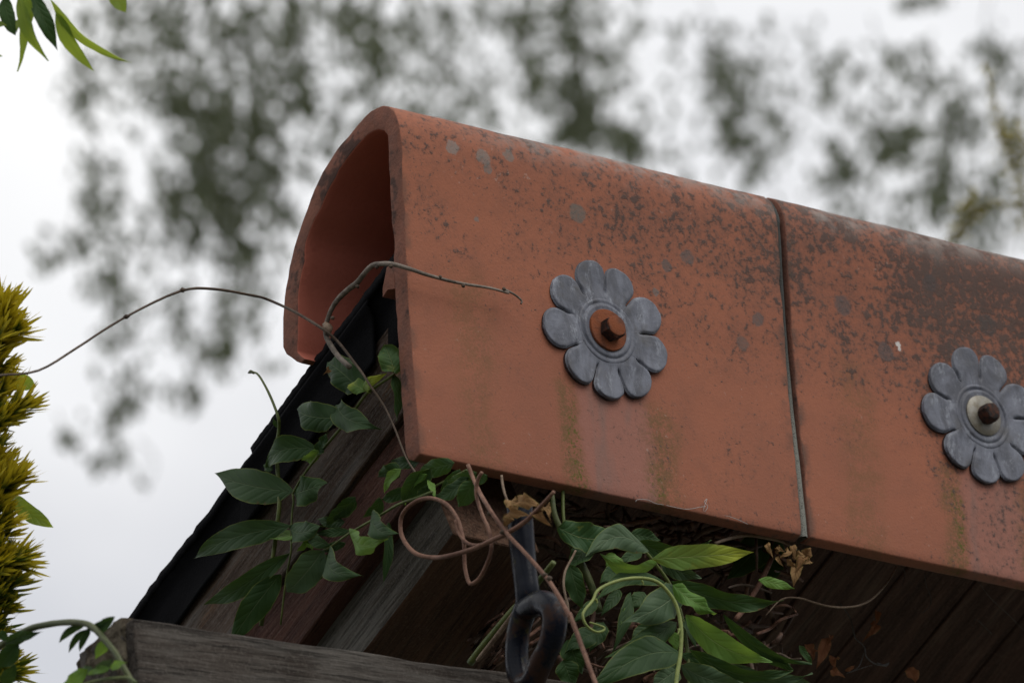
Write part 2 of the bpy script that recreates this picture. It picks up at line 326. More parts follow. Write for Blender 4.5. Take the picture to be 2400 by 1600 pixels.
def leafmat(name, c1, c2, vein, trans, tcol, rough=.45, tip=None, veins=1.0, spots=0.0):
    n = NT(name); U, Vv, _ = n.xyz('UV')
    au = n.math('ABSOLUTE', n.math('ADD', U, -.5))
    oi = n.new('ShaderNodeObjectInfo').outputs['Random']
    blot = n.noise(45, 4, .6); fine = n.noise(500, 3, .6)
    col = n.mix(n.step(n.math('ADD', n.math('MULTIPLY', blot, .7), n.math('MULTIPLY', oi, .35)), .35, .70), c1, c2)
    if tip: col = n.mix(n.math('MULTIPLY', n.step(n.math('ADD', Vv, n.math('MULTIPLY', blot, .3)), .5, 1.05), .85), col, tip)
    if spots: col = n.mix(n.math('MULTIPLY', n.step(n.noise(70, 4, .6, n.vec(loc=(1, 5, 2))), .60, .72), spots), col, (.20, .20, .03))
    ph = n.math('SUBTRACT', n.math('MULTIPLY', Vv, 6.5), n.math('MULTIPLY', n.math('POWER', n.math('MULTIPLY', au, 2), .8), 1.6))
    fr = n.math('ABSOLUTE', n.math('SUBTRACT', n.math('FRACT', n.math('ADD', ph, n.math('MULTIPLY', blot, .5))), .5))
    side = n.math('MULTIPLY', n.step(fr, .030, .008), n.step(au, .45, .15))
    mid = n.step(au, .022, .008)
    vn = n.math('MAXIMUM', mid, n.math('MULTIPLY', side, .38))
    col = n.mix(n.math('MULTIPLY', vn, .8 * veins), col, vein)
    edge = n.step(au, .462, .490)
    col = n.mix(n.math('MULTIPLY', edge, .6), col, (.17, .20, .045))
    brn = n.math('MULTIPLY', n.step(au, .36, .49), n.step(n.noise(60, 5, .7, n.vec(loc=(6, 2, 8))), .60, .66)); col = n.mix(n.math('MULTIPLY', brn, .8), col, (.11, .065, .022))
    quilt = n.step(fr, .0, .3)
    bp = n.bump(n.math('ADD', n.math('MULTIPLY', quilt, .45), n.math('ADD', n.math('MULTIPLY', mid, -.8), n.math('MULTIPLY', fine, .2))), .0009, .7)
    sh = n.bsdf(col, rough, bp, spec=.12)
    tr = n.new('ShaderNodeBsdfTranslucent'); n.put(tr.inputs[0], n.mix(n.math('MULTIPLY', vn, .5), tcol, tuple(c * .5 for c in tcol)))
    ms = n.new('ShaderNodeMixShader'); ms.inputs[0].default_value = trans
    n.t.links.new(sh, ms.inputs[1]); n.t.links.new(tr.outputs[0], ms.inputs[2])
    return n.done(ms.outputs[0])
M['leaf'] = leafmat('wisteria_leaf', (0.0244, 0.0543, 0.0179), (0.0356, 0.0730, 0.0244), (0.0889, 0.1309, 0.0562), .16, (0.0749, 0.1404, 0.0187), .52)
M['leaf_pale'] = leafmat('greyish_leaf', (0.0523, 0.0893, 0.0457), (0.0740, 0.1176, 0.0609), (0.1416, 0.1850, 0.1035), .14, (0.1197, 0.1960, 0.0544), .5)
M['leaf_bright'] = leafmat('fresh_leaf', (0.0910, 0.1899, 0.0395), (0.1442, 0.2581, 0.0607), (0.2581, 0.3494, 0.1215), .28, (0.3037, 0.4860, 0.0607), .42)
M['leaf_yellow'] = leafmat('yellowing_leaf', (0.0872, 0.1663, 0.0412), (0.1267, 0.2216, 0.0506), (0.3167, 0.3800, 0.1267), .25, (0.3959, 0.4751, 0.0634), .42, tip=(0.3959, 0.4276, 0.0396), spots=.5)
M['leaf_spot'] = leafmat('spotted_leaf', (0.0330, 0.0778, 0.0272), (0.0535, 0.1021, 0.0350), (0.1458, 0.1847, 0.0778), .2, (0.1166, 0.1944, 0.0292), .42, spots=.75)
M['leaf_back'] = leafmat('thin_young_leaf', (0.0975, 0.1625, 0.0390), (0.1560, 0.2145, 0.0585), (0.1820, 0.2470, 0.0650), .45, (0.3900, 0.4940, 0.0455), .35, veins=.35)
M['leaf_dead'] = leafmat('withered_leaf', (.16, .085, .035), (.27, .165, .075), (.12, .06, .025), .25, (.25, .13, .05), .8, veins=.6)
M['leaf_litter'] = leafmat('rusty_dead_leaf', (0.2375, 0.0988, 0.0494), (0.3610, 0.1615, 0.0855), (0.1710, 0.0665, 0.0380), .15, (0.3800, 0.1520, 0.0570), .85, veins=.6)
n = NT('yew_needle'); U, Vv, _ = n.xyz('UV'); a = n.noise(30, 3)
g = n.step(n.math('ADD', n.math('ADD', Vv, n.math('MULTIPLY', a, .8)), n.math('MULTIPLY', U, .9)), 1.12, 1.60)
colr = n.mix(g, n.mix(a, (.030, .060, .010), (.075, .105, .012)), (.52, .42, .022))
sh = n.bsdf(colr, .4, spec=.4); tr = n.new('ShaderNodeBsdfTranslucent'); n.put(tr.inputs[0], n.mix(g, (.10, .16, .01), (.60, .48, .02)))
ms = n.new('ShaderNodeMixShader'); ms.inputs[0].default_value = .3; n.t.links.new(sh, ms.inputs[1]); n.t.links.new(tr.outputs[0], ms.inputs[2])
M['needle'] = n.done(ms.outputs[0])
n = NT('birch_foliage'); oi = n.noise(2.2, 2)
sh = n.bsdf(n.mix(oi, (.040, .052, .022), (.070, .084, .036)), .5); tr = n.new('ShaderNodeBsdfTranslucent'); n.put(tr.inputs[0], (.10, .12, .04))
ms = n.new('ShaderNodeMixShader'); ms.inputs[0].default_value = .3; n.t.links.new(sh, ms.inputs[1]); n.t.links.new(tr.outputs[0], ms.inputs[2])
M['birch'] = n.done(ms.outputs[0])
n = NT('golden_foliage')
sh = n.bsdf(n.mix(n.noise(9, 3), (.16, .145, .012), (.36, .30, .020)), .5); tr = n.new('ShaderNodeBsdfTranslucent'); n.put(tr.inputs[0], (.50, .40, .02))
ms = n.new('ShaderNodeMixShader'); ms.inputs[0].default_value = .3; n.t.links.new(sh, ms.inputs[1]); n.t.links.new(tr.outputs[0], ms.inputs[2])
M['golden'] = n.done(ms.outputs[0])
M['bark'] = bark('tree_bark', (.06, .05, .04), (.16, .14, .12), .9)
n = NT('lawn'); M['lawn'] = n.done(n.bsdf(n.mix(n.noise(.7, 5), (.075, .080, .060), (.12, .115, .095)), .9))

# ------------------------------------------------------------------ ground
gv = [V((x, y, GROUND)) for x in (-400, 400) for y in (-400, 400)]
tag(mesh('ground', gv, [(0, 2, 3, 1)], M['lawn'], smooth=False), kind='structure')

# ------------------------------------------------------------------ ridge tiles
OUT = [(.0010, -.1640), (.0004, -.14), (0, -.10), (0, -.05), (-.001, .0), (-.003, .04), (-.0055, .09), (-.0085, .135), (-.0085, .163), (-.0025, .1795), (.006, .1888),
       (.017, .1945), (.028, .1958), (.040, .1945), (.052, .1922), (.066, .188), (.090, .1803), (.113, .169), (.1255, .1598), (.139, .1462), (.1535, .130), (.164, .1172),
       (.1718, .106), (.1795, .0945), (.1885, .071), (.1927, .0574), (.1962, .0365), (.1975, .0225), (.1955, .0155), (.1864, .007), (.1785, -.0005), (.1715, -.005)]
INN = [(.0120, -.1668), (.0165, -.1650), (.0222, -.1555), (.0222, -.13), (.0217, -.1), (.021, -.06), (.0197, -.03), (.0185, .01), (.0165, .045), (.0140, .0908), (.0118, .1343), (.0100, .1581), (.012, .1645),
       (.0175, .1698), (.026, .1735), (.0382, .1748), (.0522, .173), (.071, .1666), (.0837, .1619), (.1089, .1468), (.1225, .1347), (.1385, .1213), (.1465, .1130), (.1505, .105),
       (.1544, .0941), (.160, .081), (.1654, .0685), (.1699, .048), (.1725, .0268), (.1745, .012), (.1755, .0075), (.1640, -.0035)]
TX0, TX1 = -.224, .2170
def resample(pl, n):
    P = catmull([V((a, b, 0)) for a, b in pl], 6)
    L = [0]
    for i in range(1, len(P)): L.append(L[-1] + (P[i] - P[i - 1]).length)
    out = []; k = 0
    for i in range(n):
        t = L[-1] * i / (n - 1)
        while k < len(L) - 2 and L[k + 1] < t: k += 1
        f = (t - L[k]) / max(1e-9, L[k + 1] - L[k]); out.append(P[k].lerp(P[k + 1], min(1, f)))
    return out
def ridge_tile(ox, label, mat, washer_mat, bolt_kind, ph, sd):
    t = thing('ridge_tile', label, 'roof tile', (ox, 0, 0), 'terracotta ridge tiles along the top of the roof')
    N = 72; o = resample(OUT, N); inn = resample(INN, N); xs = 46
    vs_, fs = [], []
    for i in range(xs + 1):
        x = TX0 + (TX1 - TX0) * i / xs
        for ring in (o, inn):
            for p in ring:
                q = V((x, p.x, p.y)); w = noise.noise(q * 9 + V((sd, 0, 0))) * .0012 + noise.noise(q * 70 + V((sd, 0, 0))) * .0003
                dirn = V((0, p.x - .09, p.y - .0)).normalized()
                q = q + dirn * w
                if i in (0, xs): q.x += (noise.noise(q * 130 + V((0, 0, sd))) * .0010 + max(0, noise.noise(q * 48 + V((3, 0, sd))) - .30) * .005) * (1 if i == 0 else -1)
                vs_.append(q + V((ox, 0, 0)))
    R = 2 * N
    for i in range(xs):
        a, b = i * R, (i + 1) * R
        for j in range(N - 1):
            fs.append((a + j, a + j + 1, b + j + 1, b + j))
            fs.append((a + N + j + 1, a + N + j, b + N + j, b + N + j + 1))
        fs.append((a + N, a, b, b + N)); fs.append((a + N - 1, a + R - 1, b + R - 1, b + N - 1))
    for j in range(N - 1):
        fs.append((j + 1, j, N + j, N + j + 1)); a = xs * R; fs.append((a + j, a + j + 1, a + N + j + 1, a + N + j))
    body = mesh('tile_body', vs_, fs, mat, t)
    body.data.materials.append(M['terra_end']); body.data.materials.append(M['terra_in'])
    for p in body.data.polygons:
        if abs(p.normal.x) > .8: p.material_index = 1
        elif all((k % R) >= N + 2 for k in p.vertices): p.material_index = 2
    bv = body.modifiers.new('edge', 'BEVEL'); bv.width = .0016; bv.segments = 2; bv.limit_method = 'ANGLE'; bv.angle_limit = radians(40); bv.harden_normals = False; bv.material = -1
    es = body.modifiers.new('split', 'EDGE_SPLIT'); es.split_angle = radians(60)
    # nib under the crown, seen in the open end
    pr = [(.0165, .0345), (.0285, .0340), (.0372, .0165), (.0384, .0078), (.0300, .0120), (.0190, .0085)]
    nv = [V((ox + TX0 + .0006, a, b)) for a, b in pr] + [V((ox + TX0 + .42, a, b)) for a, b in pr]
    k = len(pr); nf = [tuple(range(k - 1, -1, -1)), tuple(range(k, 2 * k))] + [(i, (i + 1) % k, k + (i + 1) % k, k + i) for i in range(k)]
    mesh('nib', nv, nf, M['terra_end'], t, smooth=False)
    rosette(t, ox, washer_mat, bolt_kind, ph, sd)
    return t
PET = [(101.7, .0718), (70.5, .0712), (28.3, .0738), (-11.2, .0716), (-56.6, .0698), (-92.7, .0694), (-127.5, .0688), (-173.8, .0733), (-215.1, .0703)]
def rosette(t, ox, washer_mat, bolt_kind, ph, sd):
    r0 = thing('lead_rosette', None, None, (0, 0, 0)); r0.parent = t
    del_keys = [k for k in r0.keys()]
    Y0 = -.0012; BR = .0300
    for i, (ang, R) in enumerate(PET):
        R = R + random.uniform(-.0006, .0006) * (ox > 0)
        a0 = PET[i - 1][0] + (360 if i == 0 else 0) if i else PET[-1][0] + 360
        a1 = PET[(i + 1) % 9][0] - (360 if i == 8 else 0)
        up_, dn = (a0 - ang) / 2, (ang - a1) / 2                    # half sectors, degrees
        NU, NV = 20, 22; vs_ = []; fs = []
        tabs = [(.42, 1.0), (.50, 1.0), (.56, .985), (.62, .985), (.70, 1.0), (.76, 1.0), (.82, .965), (.88, .86), (.93, .70), (.965, .51), (.988, .26), (1., .03)]
        rot_ = random.uniform(-1.2, 1.2); hh = random.uniform(-.0004, .0007)
        def hw(s, half):
            for k in range(len(tabs) - 1):
                if s <= tabs[k + 1][0]:
                    f = (s - tabs[k][0]) / (tabs[k + 1][0] - tabs[k][0]); m = tabs[k][1] * (1 - f) + tabs[k + 1][1] * f; break
            sec = s * R * math.tan(radians(half))
            cap = .0198 + .0008 * sin(i * 2.1)
            gap = 0 if s < .52 else min(1, (s - .52) * 8) * .0006
            return m * min(sec - gap, cap + (0 if s > .6 else 1)) if s > .5 else sec
        for iv in range(NV):
            f = iv / (NV - 1); s = .42 + .58 * sin(f * pi / 2) ** 1.0
            for iu in range(NU):
                u = -1 + 2 * iu / (NU - 1); u = math.copysign(1 - (1 - abs(u)) ** 1.35, u)
                w = hw(s, dn if u < 0 else up_) * abs(u)
                # edge distance -> rounded pillow
                e_ = min(1, (1 - abs(u)) * hw(s, up_) / .0022) if s > .53 else 1
                e2 = min(1, (1 - s) * R / .0022)
                k_ = min(e_, e2); rise = sqrt(max(0, 1 - (1 - k_) ** 2))
                cup = .0004 * (1 - u * u) * max(0, min(1, (s - .45) * 4)) * (1 - s) * 3
                h = .0022 + (.0028 + hh * max(0, s - .5) * 2) * rise - cup
                if 0.53 < s < .62 and abs(u) > .8: h -= .0006
                aa = radians(ang + rot_ * (s > .6) * min(1, (s - .6) * 4)); ca, sa = cos(aa), sin(aa)
                along, across = s * R, math.copysign(w, u)
                if s <= .5 + 1e-6:                                     # inner part follows the circle so that the petals butt
                    half = dn if u < 0 else up_; a_ = aa + math.copysign(radians(half) * abs(u), u); x, z = s * R * cos(a_), s * R * sin(a_)
                    bl = 0
                x, z = along * ca - across * sa, along * sa + across * ca
                q = V((ox + x, Y0 - h, z))
                q.y += noise.noise(V((x, z, sd)) * 55) * .0007
                vs_.append(q)
        for iv in range(NV - 1):
            for iu in range(NU - 1):
                a = iv * NU + iu; fs.append((a, a + 1, a + NU + 1, a + NU))
        # side wall down to the tile
        rim = [iv * NU for iv in range(NV)] + [(NV - 1) * NU + iu for iu in range(1, NU)] + [iv * NU + NU - 1 for iv in range(NV - 2, -1, -1)]
        b0 = len(vs_)
        for k in rim: vs_.append(V((vs_[k].x, .0015, vs_[k].z)))
        for k in range(len(rim) - 1): fs.append((rim[k], b0 + k, b0 + k + 1, rim[k + 1]))
        mesh('petal', vs_, fs, M['lead'], r0)
    # boss: a shallow ring with an uneven groove round it
    prof = [(.0, .0062), (.0195, .0062), (.0215, .0060), (.0238, .0066), (.0258, .0068), (.0270, .0058), (.0276, .0046), (.0288, .0050), (.0300, .0056), (.0316, .0057), (.0330, .0050), (.0334, .0038)]
    vs_, fs = [V((ox, Y0 - prof[0][1], 0))], []; S = 72
    for k, (r, h) in enumerate(prof[1:]):
        for j in range(S):
            a = 2 * pi * j / S; g = h
            if k in (5, 6): g = h - .0016 * max(0, noise.noise(V((cos(a) * 1.4, sin(a) * 1.4, sd)))) * 2 + .0004
            vs_.append(V((ox + r * cos(a), Y0 - g, r * sin(a))))
    for j in range(S): fs.append((0, 1 + j, 1 + (j + 1) % S))
    for k in range(len(prof) - 2):
        for j in range(S):
            a = 1 + k * S + j; b = 1 + k * S + (j + 1) % S; fs.append((a, a + S, b + S, b))
    mesh('rosette_centre', vs_, fs, M['lead'], r0)
    def turned(name, prof, S, mat, cx=0, cz=0, ph=0, jit=0):
        vs_ = [V((ox + cx, -prof[0][1], cz))]; fs = []
        for k, (r, h) in enumerate(prof[1:]):
            for j in range(S):
                a = 2 * pi * j / S + ph; rr = r * (1 + jit * noise.noise(V((cos(a) * 2, sin(a) * 2, k * .3 + sd))))
                vs_.append(V((ox + cx + rr * cos(a), -h - jit * .002 * noise.noise(V((a * 2, k, sd))), cz + rr * sin(a))))
        for j in range(S): fs.append((0, 1 + (j + 1) % S, 1 + j))
        for k in range(len(prof) - 2):
            for j in range(S):
                a = 1 + k * S + j; b = 1 + k * S + (j + 1) % S; fs.append((a, b, b + S, a + S))
        o = mesh(name, vs_, fs, mat, r0, smooth=S > 10)
        es = o.modifiers.new('split', 'EDGE_SPLIT'); es.split_angle = radians(35)
        return o
    if bolt_kind == 'nut':
        tag(turned('washer', [(0, .0098), (.0180, .0098), (.0203, .0096), (.0209, .0088), (.0209, .0050)], 64, washer_mat, jit=.02), 'thick rusty washer')
        turned('nut', [(0, .0212), (.0100, .0212), (.0112, .0205), (.0117, .0195), (.0117, .0090)], 6, M['rust_dark'], .0004, -.0012, .42)
        turned('bolt', [(0, .0222), (.0084, .0222), (.0098, .0217), (.0100, .0208), (.0100, .0150)], 40, M['rust'], .0004, -.0006, 0, .04)
    else:
        tag(turned('washer', [(0, .0106), (.0120, .0106), (.0190, .0094), (.0206, .0086), (.0208, .0078), (.0208, .0050)], 64, washer_mat, jit=.01), 'pale zinc washer')
        turned('bolt', [(0, .0235), (.0040, .0234), (.0078, .0226), (.0092, .0208), (.0096, .0180), (.0098, .0090)], 18, M['rust_dark'], .0002, -.0006, .2, .22)
ridge_tile(0, 'clean terracotta ridge tile at the open end, its rosette bolted with a rusty washer', M['terra'], M['rust'], 'nut', 0, 1.0)
ridge_tile(.45, 'terracotta ridge tile blackened by lichen on the right, its rosette with a pale zinc washer', M['terra_b'], M['zinc'], 'stub', 0, 9.0)
# mortar between the two tiles
mt = resample(OUT[:24], 80); mv = []; mf = []
for i, p in enumerate(mt):
    d = V((0, p.x - .06, p.y)).normalized(); k = noise.noise(V((i * .25, 3, 1))); low = max(0, min(1, (-p.y + .05) / .2))
    wx = .0048 + .0026 * low + k * .0005; rec = .0012 - .0016 * low
    for (dx, dp) in ((-.0008, .02), (0, .0028), (wx * .5, .0), (wx, .0022), (wx + .0012, .02)):
        mv.append(V((TX1 + dx, p.x, p.y)) - V((0, -1, 0) if p.y < .16 else d) * -0 + V((0, 1, 0)) * ((rec + dp) if p.y < .16 else 0) - d * ((rec + dp) if p.y >= .16 else 0))
for i in range(len(mt) - 1):
    for j in range(4): a = i * 5 + j; mf.append((a, a + 1, a + 6, a + 5))
tag(mesh('mortar_joint', mv, mf, M['mortar'], loc=(TX1, 0, 0)), 'thin bead of grey mortar between the two ridge tiles', 'mortar joint')

# ------------------------------------------------------------------ timber roof
GX = -.2                                                     # plane of the gable boards
SL = math.atan(.4)
TOP = .060                                                   # height of the roof surface at y = 0
DX, DZ = V((0, cos(SL), -sin(SL))), V((0, sin(SL), cos(SL)))
GROT = Matrix((DX, DZ.cross(DX), DZ)).transposed().to_4x4()
SROT = GROT
def grain_box(name, o, rot3, lx, ly, lz, mat, parent, seg=(14, 1, 3), rough=.0010, shift=None):
    """a board whose own x axis is the grain; o = its corner"""
    sh = V((random.uniform(0, 40), random.uniform(0, 9), random.uniform(0, 9))) if shift is None else shift
    bm = bmesh.new(); vs_ = {}; nx, ny, nz_ = seg
    def P(i, j, k):
        if (i, j, k) not in vs_:
            q = V((lx * i / nx, ly * j / ny, lz * k / nz_))
            w = V((noise.noise(q * 22 + sh), noise.noise(q * 17 + sh * 2), noise.noise(V((q.x * 14, q.y * 40, q.z * 40)) + sh * 3)))
            vs_[(i, j, k)] = bm.verts.new(q + w * rough + sh)
        return vs_[(i, j, k)]
    for i in range(nx):
        for k in range(nz_):
            for j, fl in ((0, 0), (ny, 1)):
                f = [P(i, j, k), P(i + 1, j, k), P(i + 1, j, k + 1), P(i, j, k + 1)]; bm.faces.new(f[::-1] if fl else f)
        for j in range(ny):
            for k, fl in ((0, 1), (nz_, 0)):
                f = [P(i, j, k), P(i + 1, j, k), P(i + 1, j + 1, k), P(i, j + 1, k)]; bm.faces.new(f[::-1] if fl else f)
    for j in range(ny):
        for k in range(nz_):
            for i, fl in ((0, 1), (nx, 0)):
                f = [P(i, j, k), P(i, j + 1, k), P(i, j + 1, k + 1), P(i, j, k + 1)]; bm.faces.new(f[::-1] if fl else f)
    me = bpy.data.meshes.new(name); bmesh.ops.recalc_face_normals(bm, faces=bm.faces); bm.to_mesh(me); bm.free(); me.materials.append(mat)
    ob = bpy.data.objects.new(name, me); C.objects.link(ob); ob.parent = parent
    ob.matrix_local = Matrix.Translation(V(o) - origin(parent)) @ rot3 @ Matrix.Translation(-sh)
    b = ob.modifiers.new('edge', 'BEVEL'); b.width = .0012; b.segments = 1; b.limit_method = 'ANGLE'; b.angle_limit = radians(50)
    return ob
roof = thing('timber_roof', 'dark timber boards of a lean-to roof under the ridge tiles', 'roof', (0, .25, -.1))
# gable boards; d = depth under the roof surface, square to it
cs = cos(SL)
for (d0, d1, ys, m_, dx, th, nm, lab) in ((.040, .137, .024, 'board_brown', 0, .022, 'gable_board', 'brown gable board with a grey weathered streak'), (.139, .2135, .024, 'board_red', .006, .022, 'gable_board', 'dark red gable board'),
                                 (.160, .2755, .0245, 'board_grey', .025, .098, 'gable_rafter', 'thick rafter with a silver grey face and a dark underside')):
    o = V((GX + dx + th, ys + .4 * 0, TOP - .4 * ys - d1))
    ob = tag(grain_box(nm, o, GROT, (.66 - ys) / cs, th, (d1 - d0) * cs, M[m_], roof, (60, 3, 5), .0012), lab)
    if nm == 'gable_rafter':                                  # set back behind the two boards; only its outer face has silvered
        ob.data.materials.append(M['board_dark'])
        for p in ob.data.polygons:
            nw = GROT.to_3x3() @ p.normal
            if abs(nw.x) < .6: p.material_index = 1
# soffit boards running down the slope, with open joints
x = GX + .03; k = 0
while x < .66 + .2:
    w = random.uniform(.078, .094)
    o = V((x + w - .003, .03, TOP - .030 - .4 * .03 + random.uniform(-.002, .002)))
    grain_box('soffit_board', o, GROT, 1.05, w - .003, .014, M['soffit'], roof, (20, 4, 1), .0012); x += w; k += 1
# batten under the ridge
b_ = grain_box('batten', V((GX + .03, .026, -.03)), Matrix.Identity(4), 1.05, .03, .045, M['board_dark'], roof, (20, 1, 1), .001)

felt = thing('roofing_felt', 'black roofing felt folded over the sloping edge of the roof', 'roofing felt', (GX, .3, -.06))
def roofz(y):
    z = TOP - .388 * y
    if y > .272: z -= .006
    return z
# top sheets with a rough, gritty edge
for (ya, yb, lift) in ((.030, .278, .003), (.268, .92, -.0045)):
    vs_, fs = [], []; ny = 70; nx = 20
    for i in range(ny + 1):
        y = ya + (yb - ya) * i / ny
        for j in range(nx + 1):
            xx = GX - .012 + (1.04) * (j / nx) ** 2
            jx = noise.noise(V((y * 120, 1, j * .4))) * .0022 if j < 2 else 0
            zz = TOP - .388 * y + lift + noise.noise(V((xx * 8, y * 14, 2))) * .003 + noise.noise(V((xx * 60, y * 150, 2))) * .0012
            if y < .05: zz += 0
            vs_.append(V((xx + jx, y, zz)))
    m = len(vs_)
    vs_ += [v - V((0, .003, .0085)) for v in vs_]
    W = nx + 1
    for i in range(ny):
        for j in range(nx):
            a = i * W + j; fs.append((a, a + 1, a + W + 1, a + W)); fs.append((m + a + 1, m + a, m + a + W, m + a + W + 1))
        a = i * W; fs.append((a, a + W, m + a + W, m + a)); a += nx; fs.append((a + W, a, m + a, m + a + W))
    for j in range(nx):
        fs.append((j, m + j, m + j + 1, j + 1)); a = ny * W + j; fs.append((a + 1, m + a + 1, m + a, a))
    mesh('felt_sheet', vs_, fs, M['felt'], felt)
# flaps hanging down the gable
def flap(ya, yb, da, bulge, xo, dtop=.004):
    vs_, fs = [], []; ny, nd = 70, 14
    for i in range(ny + 1):
        y = ya + (yb - ya) * i / ny
        for j in range(nd + 1):
            f = j / nd; d = dtop + (da + noise.noise(V((y * 9, 3, bulge))) * .006 - dtop) * f
            xx = GX - .0035 + xo - .0045 * sin(min(1, f * 3) * pi) - bulge * noise.noise(V((y * 16, d * 20, 4))) * f
            if f < .16: xx -= .003
            vs_.append(V((xx, y + .12 * d, TOP - .388 * y - d)))
    m = len(vs_); vs_ += [v + V((.0025, 0, 0)) for v in vs_]; W = nd + 1
    for i in range(ny):
        for j in range(nd):
            a = i * W + j; fs.append((a, a + W, a + W + 1, a + 1)); fs.append((m + a, m + a + 1, m + a + W + 1, m + a + W))
        a = i * W; fs.append((a, m + a, m + a + W, a + W)); a += nd; fs.append((a, a + W, m + a + W, m + a))
    for j in range(nd):
        fs.append((j, j + 1, m + j + 1, m + j)); a = ny * W + j; fs.append((a + 1, a, m + a, m + a + 1))
    mesh('felt_flap', vs_, fs, M['felt'], felt)
flap(.026, .16, .075, .010, .004, -.006)
flap(.075, .30, .066, .006, -.004)
flap(.27, .90, .064, .005, -.001)

# big timber lower left
bm_t = thing('timber_beam', 'heavy weathered grey timber beam with long cracks below the gable', 'beam', (-.4, -.02, -.5))
bl, br = on('S', 291, 1431, ('y', -.06)), on('S', 1205, 1563, ('y', -.06))
dB = (br - bl).normalized(); yB = V((0, 1, 0)); zB = dB.cross(yB)
BROT = Matrix((dB, yB, zB)).transposed().to_4x4()
HB = .20
ob = grain_box('beam_body', bl - zB * HB, BROT, .92, .085, HB, M['beam'], bm_t, (46, 6, 14), .0016)
# weathered splits: long thin wedges cut below the face are built as grooves in the mesh
me = ob.data; shf = V(ob.matrix_local.inverted() @ (bl - zB * HB - origin(bm_t)))
for v in me.vertices:
    q = v.co - shf
    if q.y < .004:
        v.co.y += .0022 * (noise.noise(V((q.x * 3, 0, q.z * 55))))
        for zc, dp in ((HB - .034 - .02 * q.x, .006), (HB - .088 + .01 * q.x, .004), (HB - .135, .004)):
            if abs(q.z - zc) < .0075: v.co.y += dp * .5
    if q.z > HB - .004:
        v.co.z += .0016 * noise.noise(V((q.x * 11, 2, 5))) - .002 * max(0, noise.noise(V((q.x * 34, 1, 1))))
        if q.x < .02: v.co.z -= .004
    if q.x < .01 and q.y > .02: v.co.x += .010 * noise.noise(V((q.y * 40, q.z * 40, 1))); 
    if q.y > .05 and q.z > HB - .05: v.co.z -= .012; v.co.y -= .012
# end grain cap, rough and mottled
ev, ef = [], []; ny, nz_ = 14, 30
for i in range(ny + 1):
    for j in range(nz_ + 1):
        y, z = .085 * i / ny, HB * j / nz_
        if i == ny: y -= .003
        zt = z - (.006 + .014 * (y / .085) ** 2) * (z / HB) ** 8
        xx = -.003 - .006 * noise.noise(V((y * 60, z * 60, 7))) - .004 * noise.noise(V((y * 160, z * 160, 3))) + .006 * (y / .085) ** 2
        ev.append(bl - zB * HB + dB * xx + yB * (y + (.0 if i else .0015)) + zB * zt)
for i in range(ny):
    for j in range(nz_): a = i * (nz_ + 1) + j; ef.append((a, a + 1, a + nz_ + 2, a + nz_ + 1))
eo = mesh('end_grain', ev, ef, M['end_grain'], bm_t)
so = eo.modifiers.new('thick', 'SOLIDIFY'); so.thickness = .012; so.offset = -1
post = thing('timber_post', 'timber post carrying the beam', 'post', (-.1, .02, GROUND))
grain_box('post_body', V((-.15, .1, GROUND)), Matrix(((0, 0, -1), (0, -1, 0), (-1, 0, 0))).to_4x4() @ Matrix.Rotation(pi, 4, 'Y') if False else Matrix(((0, 1, 0), (0, 0, 1), (1, 0, 0))).to_4x4(), (bl.z - HB) - GROUND - .02, .09, -.085, M['beam'], post, (10, 1, 1), .002)

# ------------------------------------------------------------------ iron hanger
iron = thing('iron_hanger', 'black iron rod with a teardrop eye hanging below the ridge tile', 'iron hook', on('4', 1055, -460, ('x', -.232)))
def path(z, pts, plane, offs=None):
    return [on(z, a, b, plane, (offs[i] if offs else 0)) for i, (a, b) in enumerate(pts)]
hp = ('x', -.232)
tube('shank', path('4', [(1020, -560), (1040, -300), (1062, 0), (1090, 250), (1112, 440), (1085, 640)], hp), [.0118, .0116, .0112, .0112, .0108, .0090], M['iron'], iron, 20, 8, .05)
tube('eye_ring', path('4', [(1100, 560), (1045, 720), (1005, 900), (992, 1100), (1010, 1280), (1070, 1420), (1160, 1400), (1265, 1180), (1370, 960), (1412, 760), (1395, 610), (1310, 530), (1215, 540), (1130, 580), (1085, 600)], hp,
     [0, 0, 0, 0, 0, 0, .004, .008, .012, .014, .014, .012, .010, .006, 0]), [.0108, .0106, .0104, .0106, .0102, .0108, .0106, .0112, .0114, .0112, .0106, .0098], M['iron'], iron, 18, 7, .05)

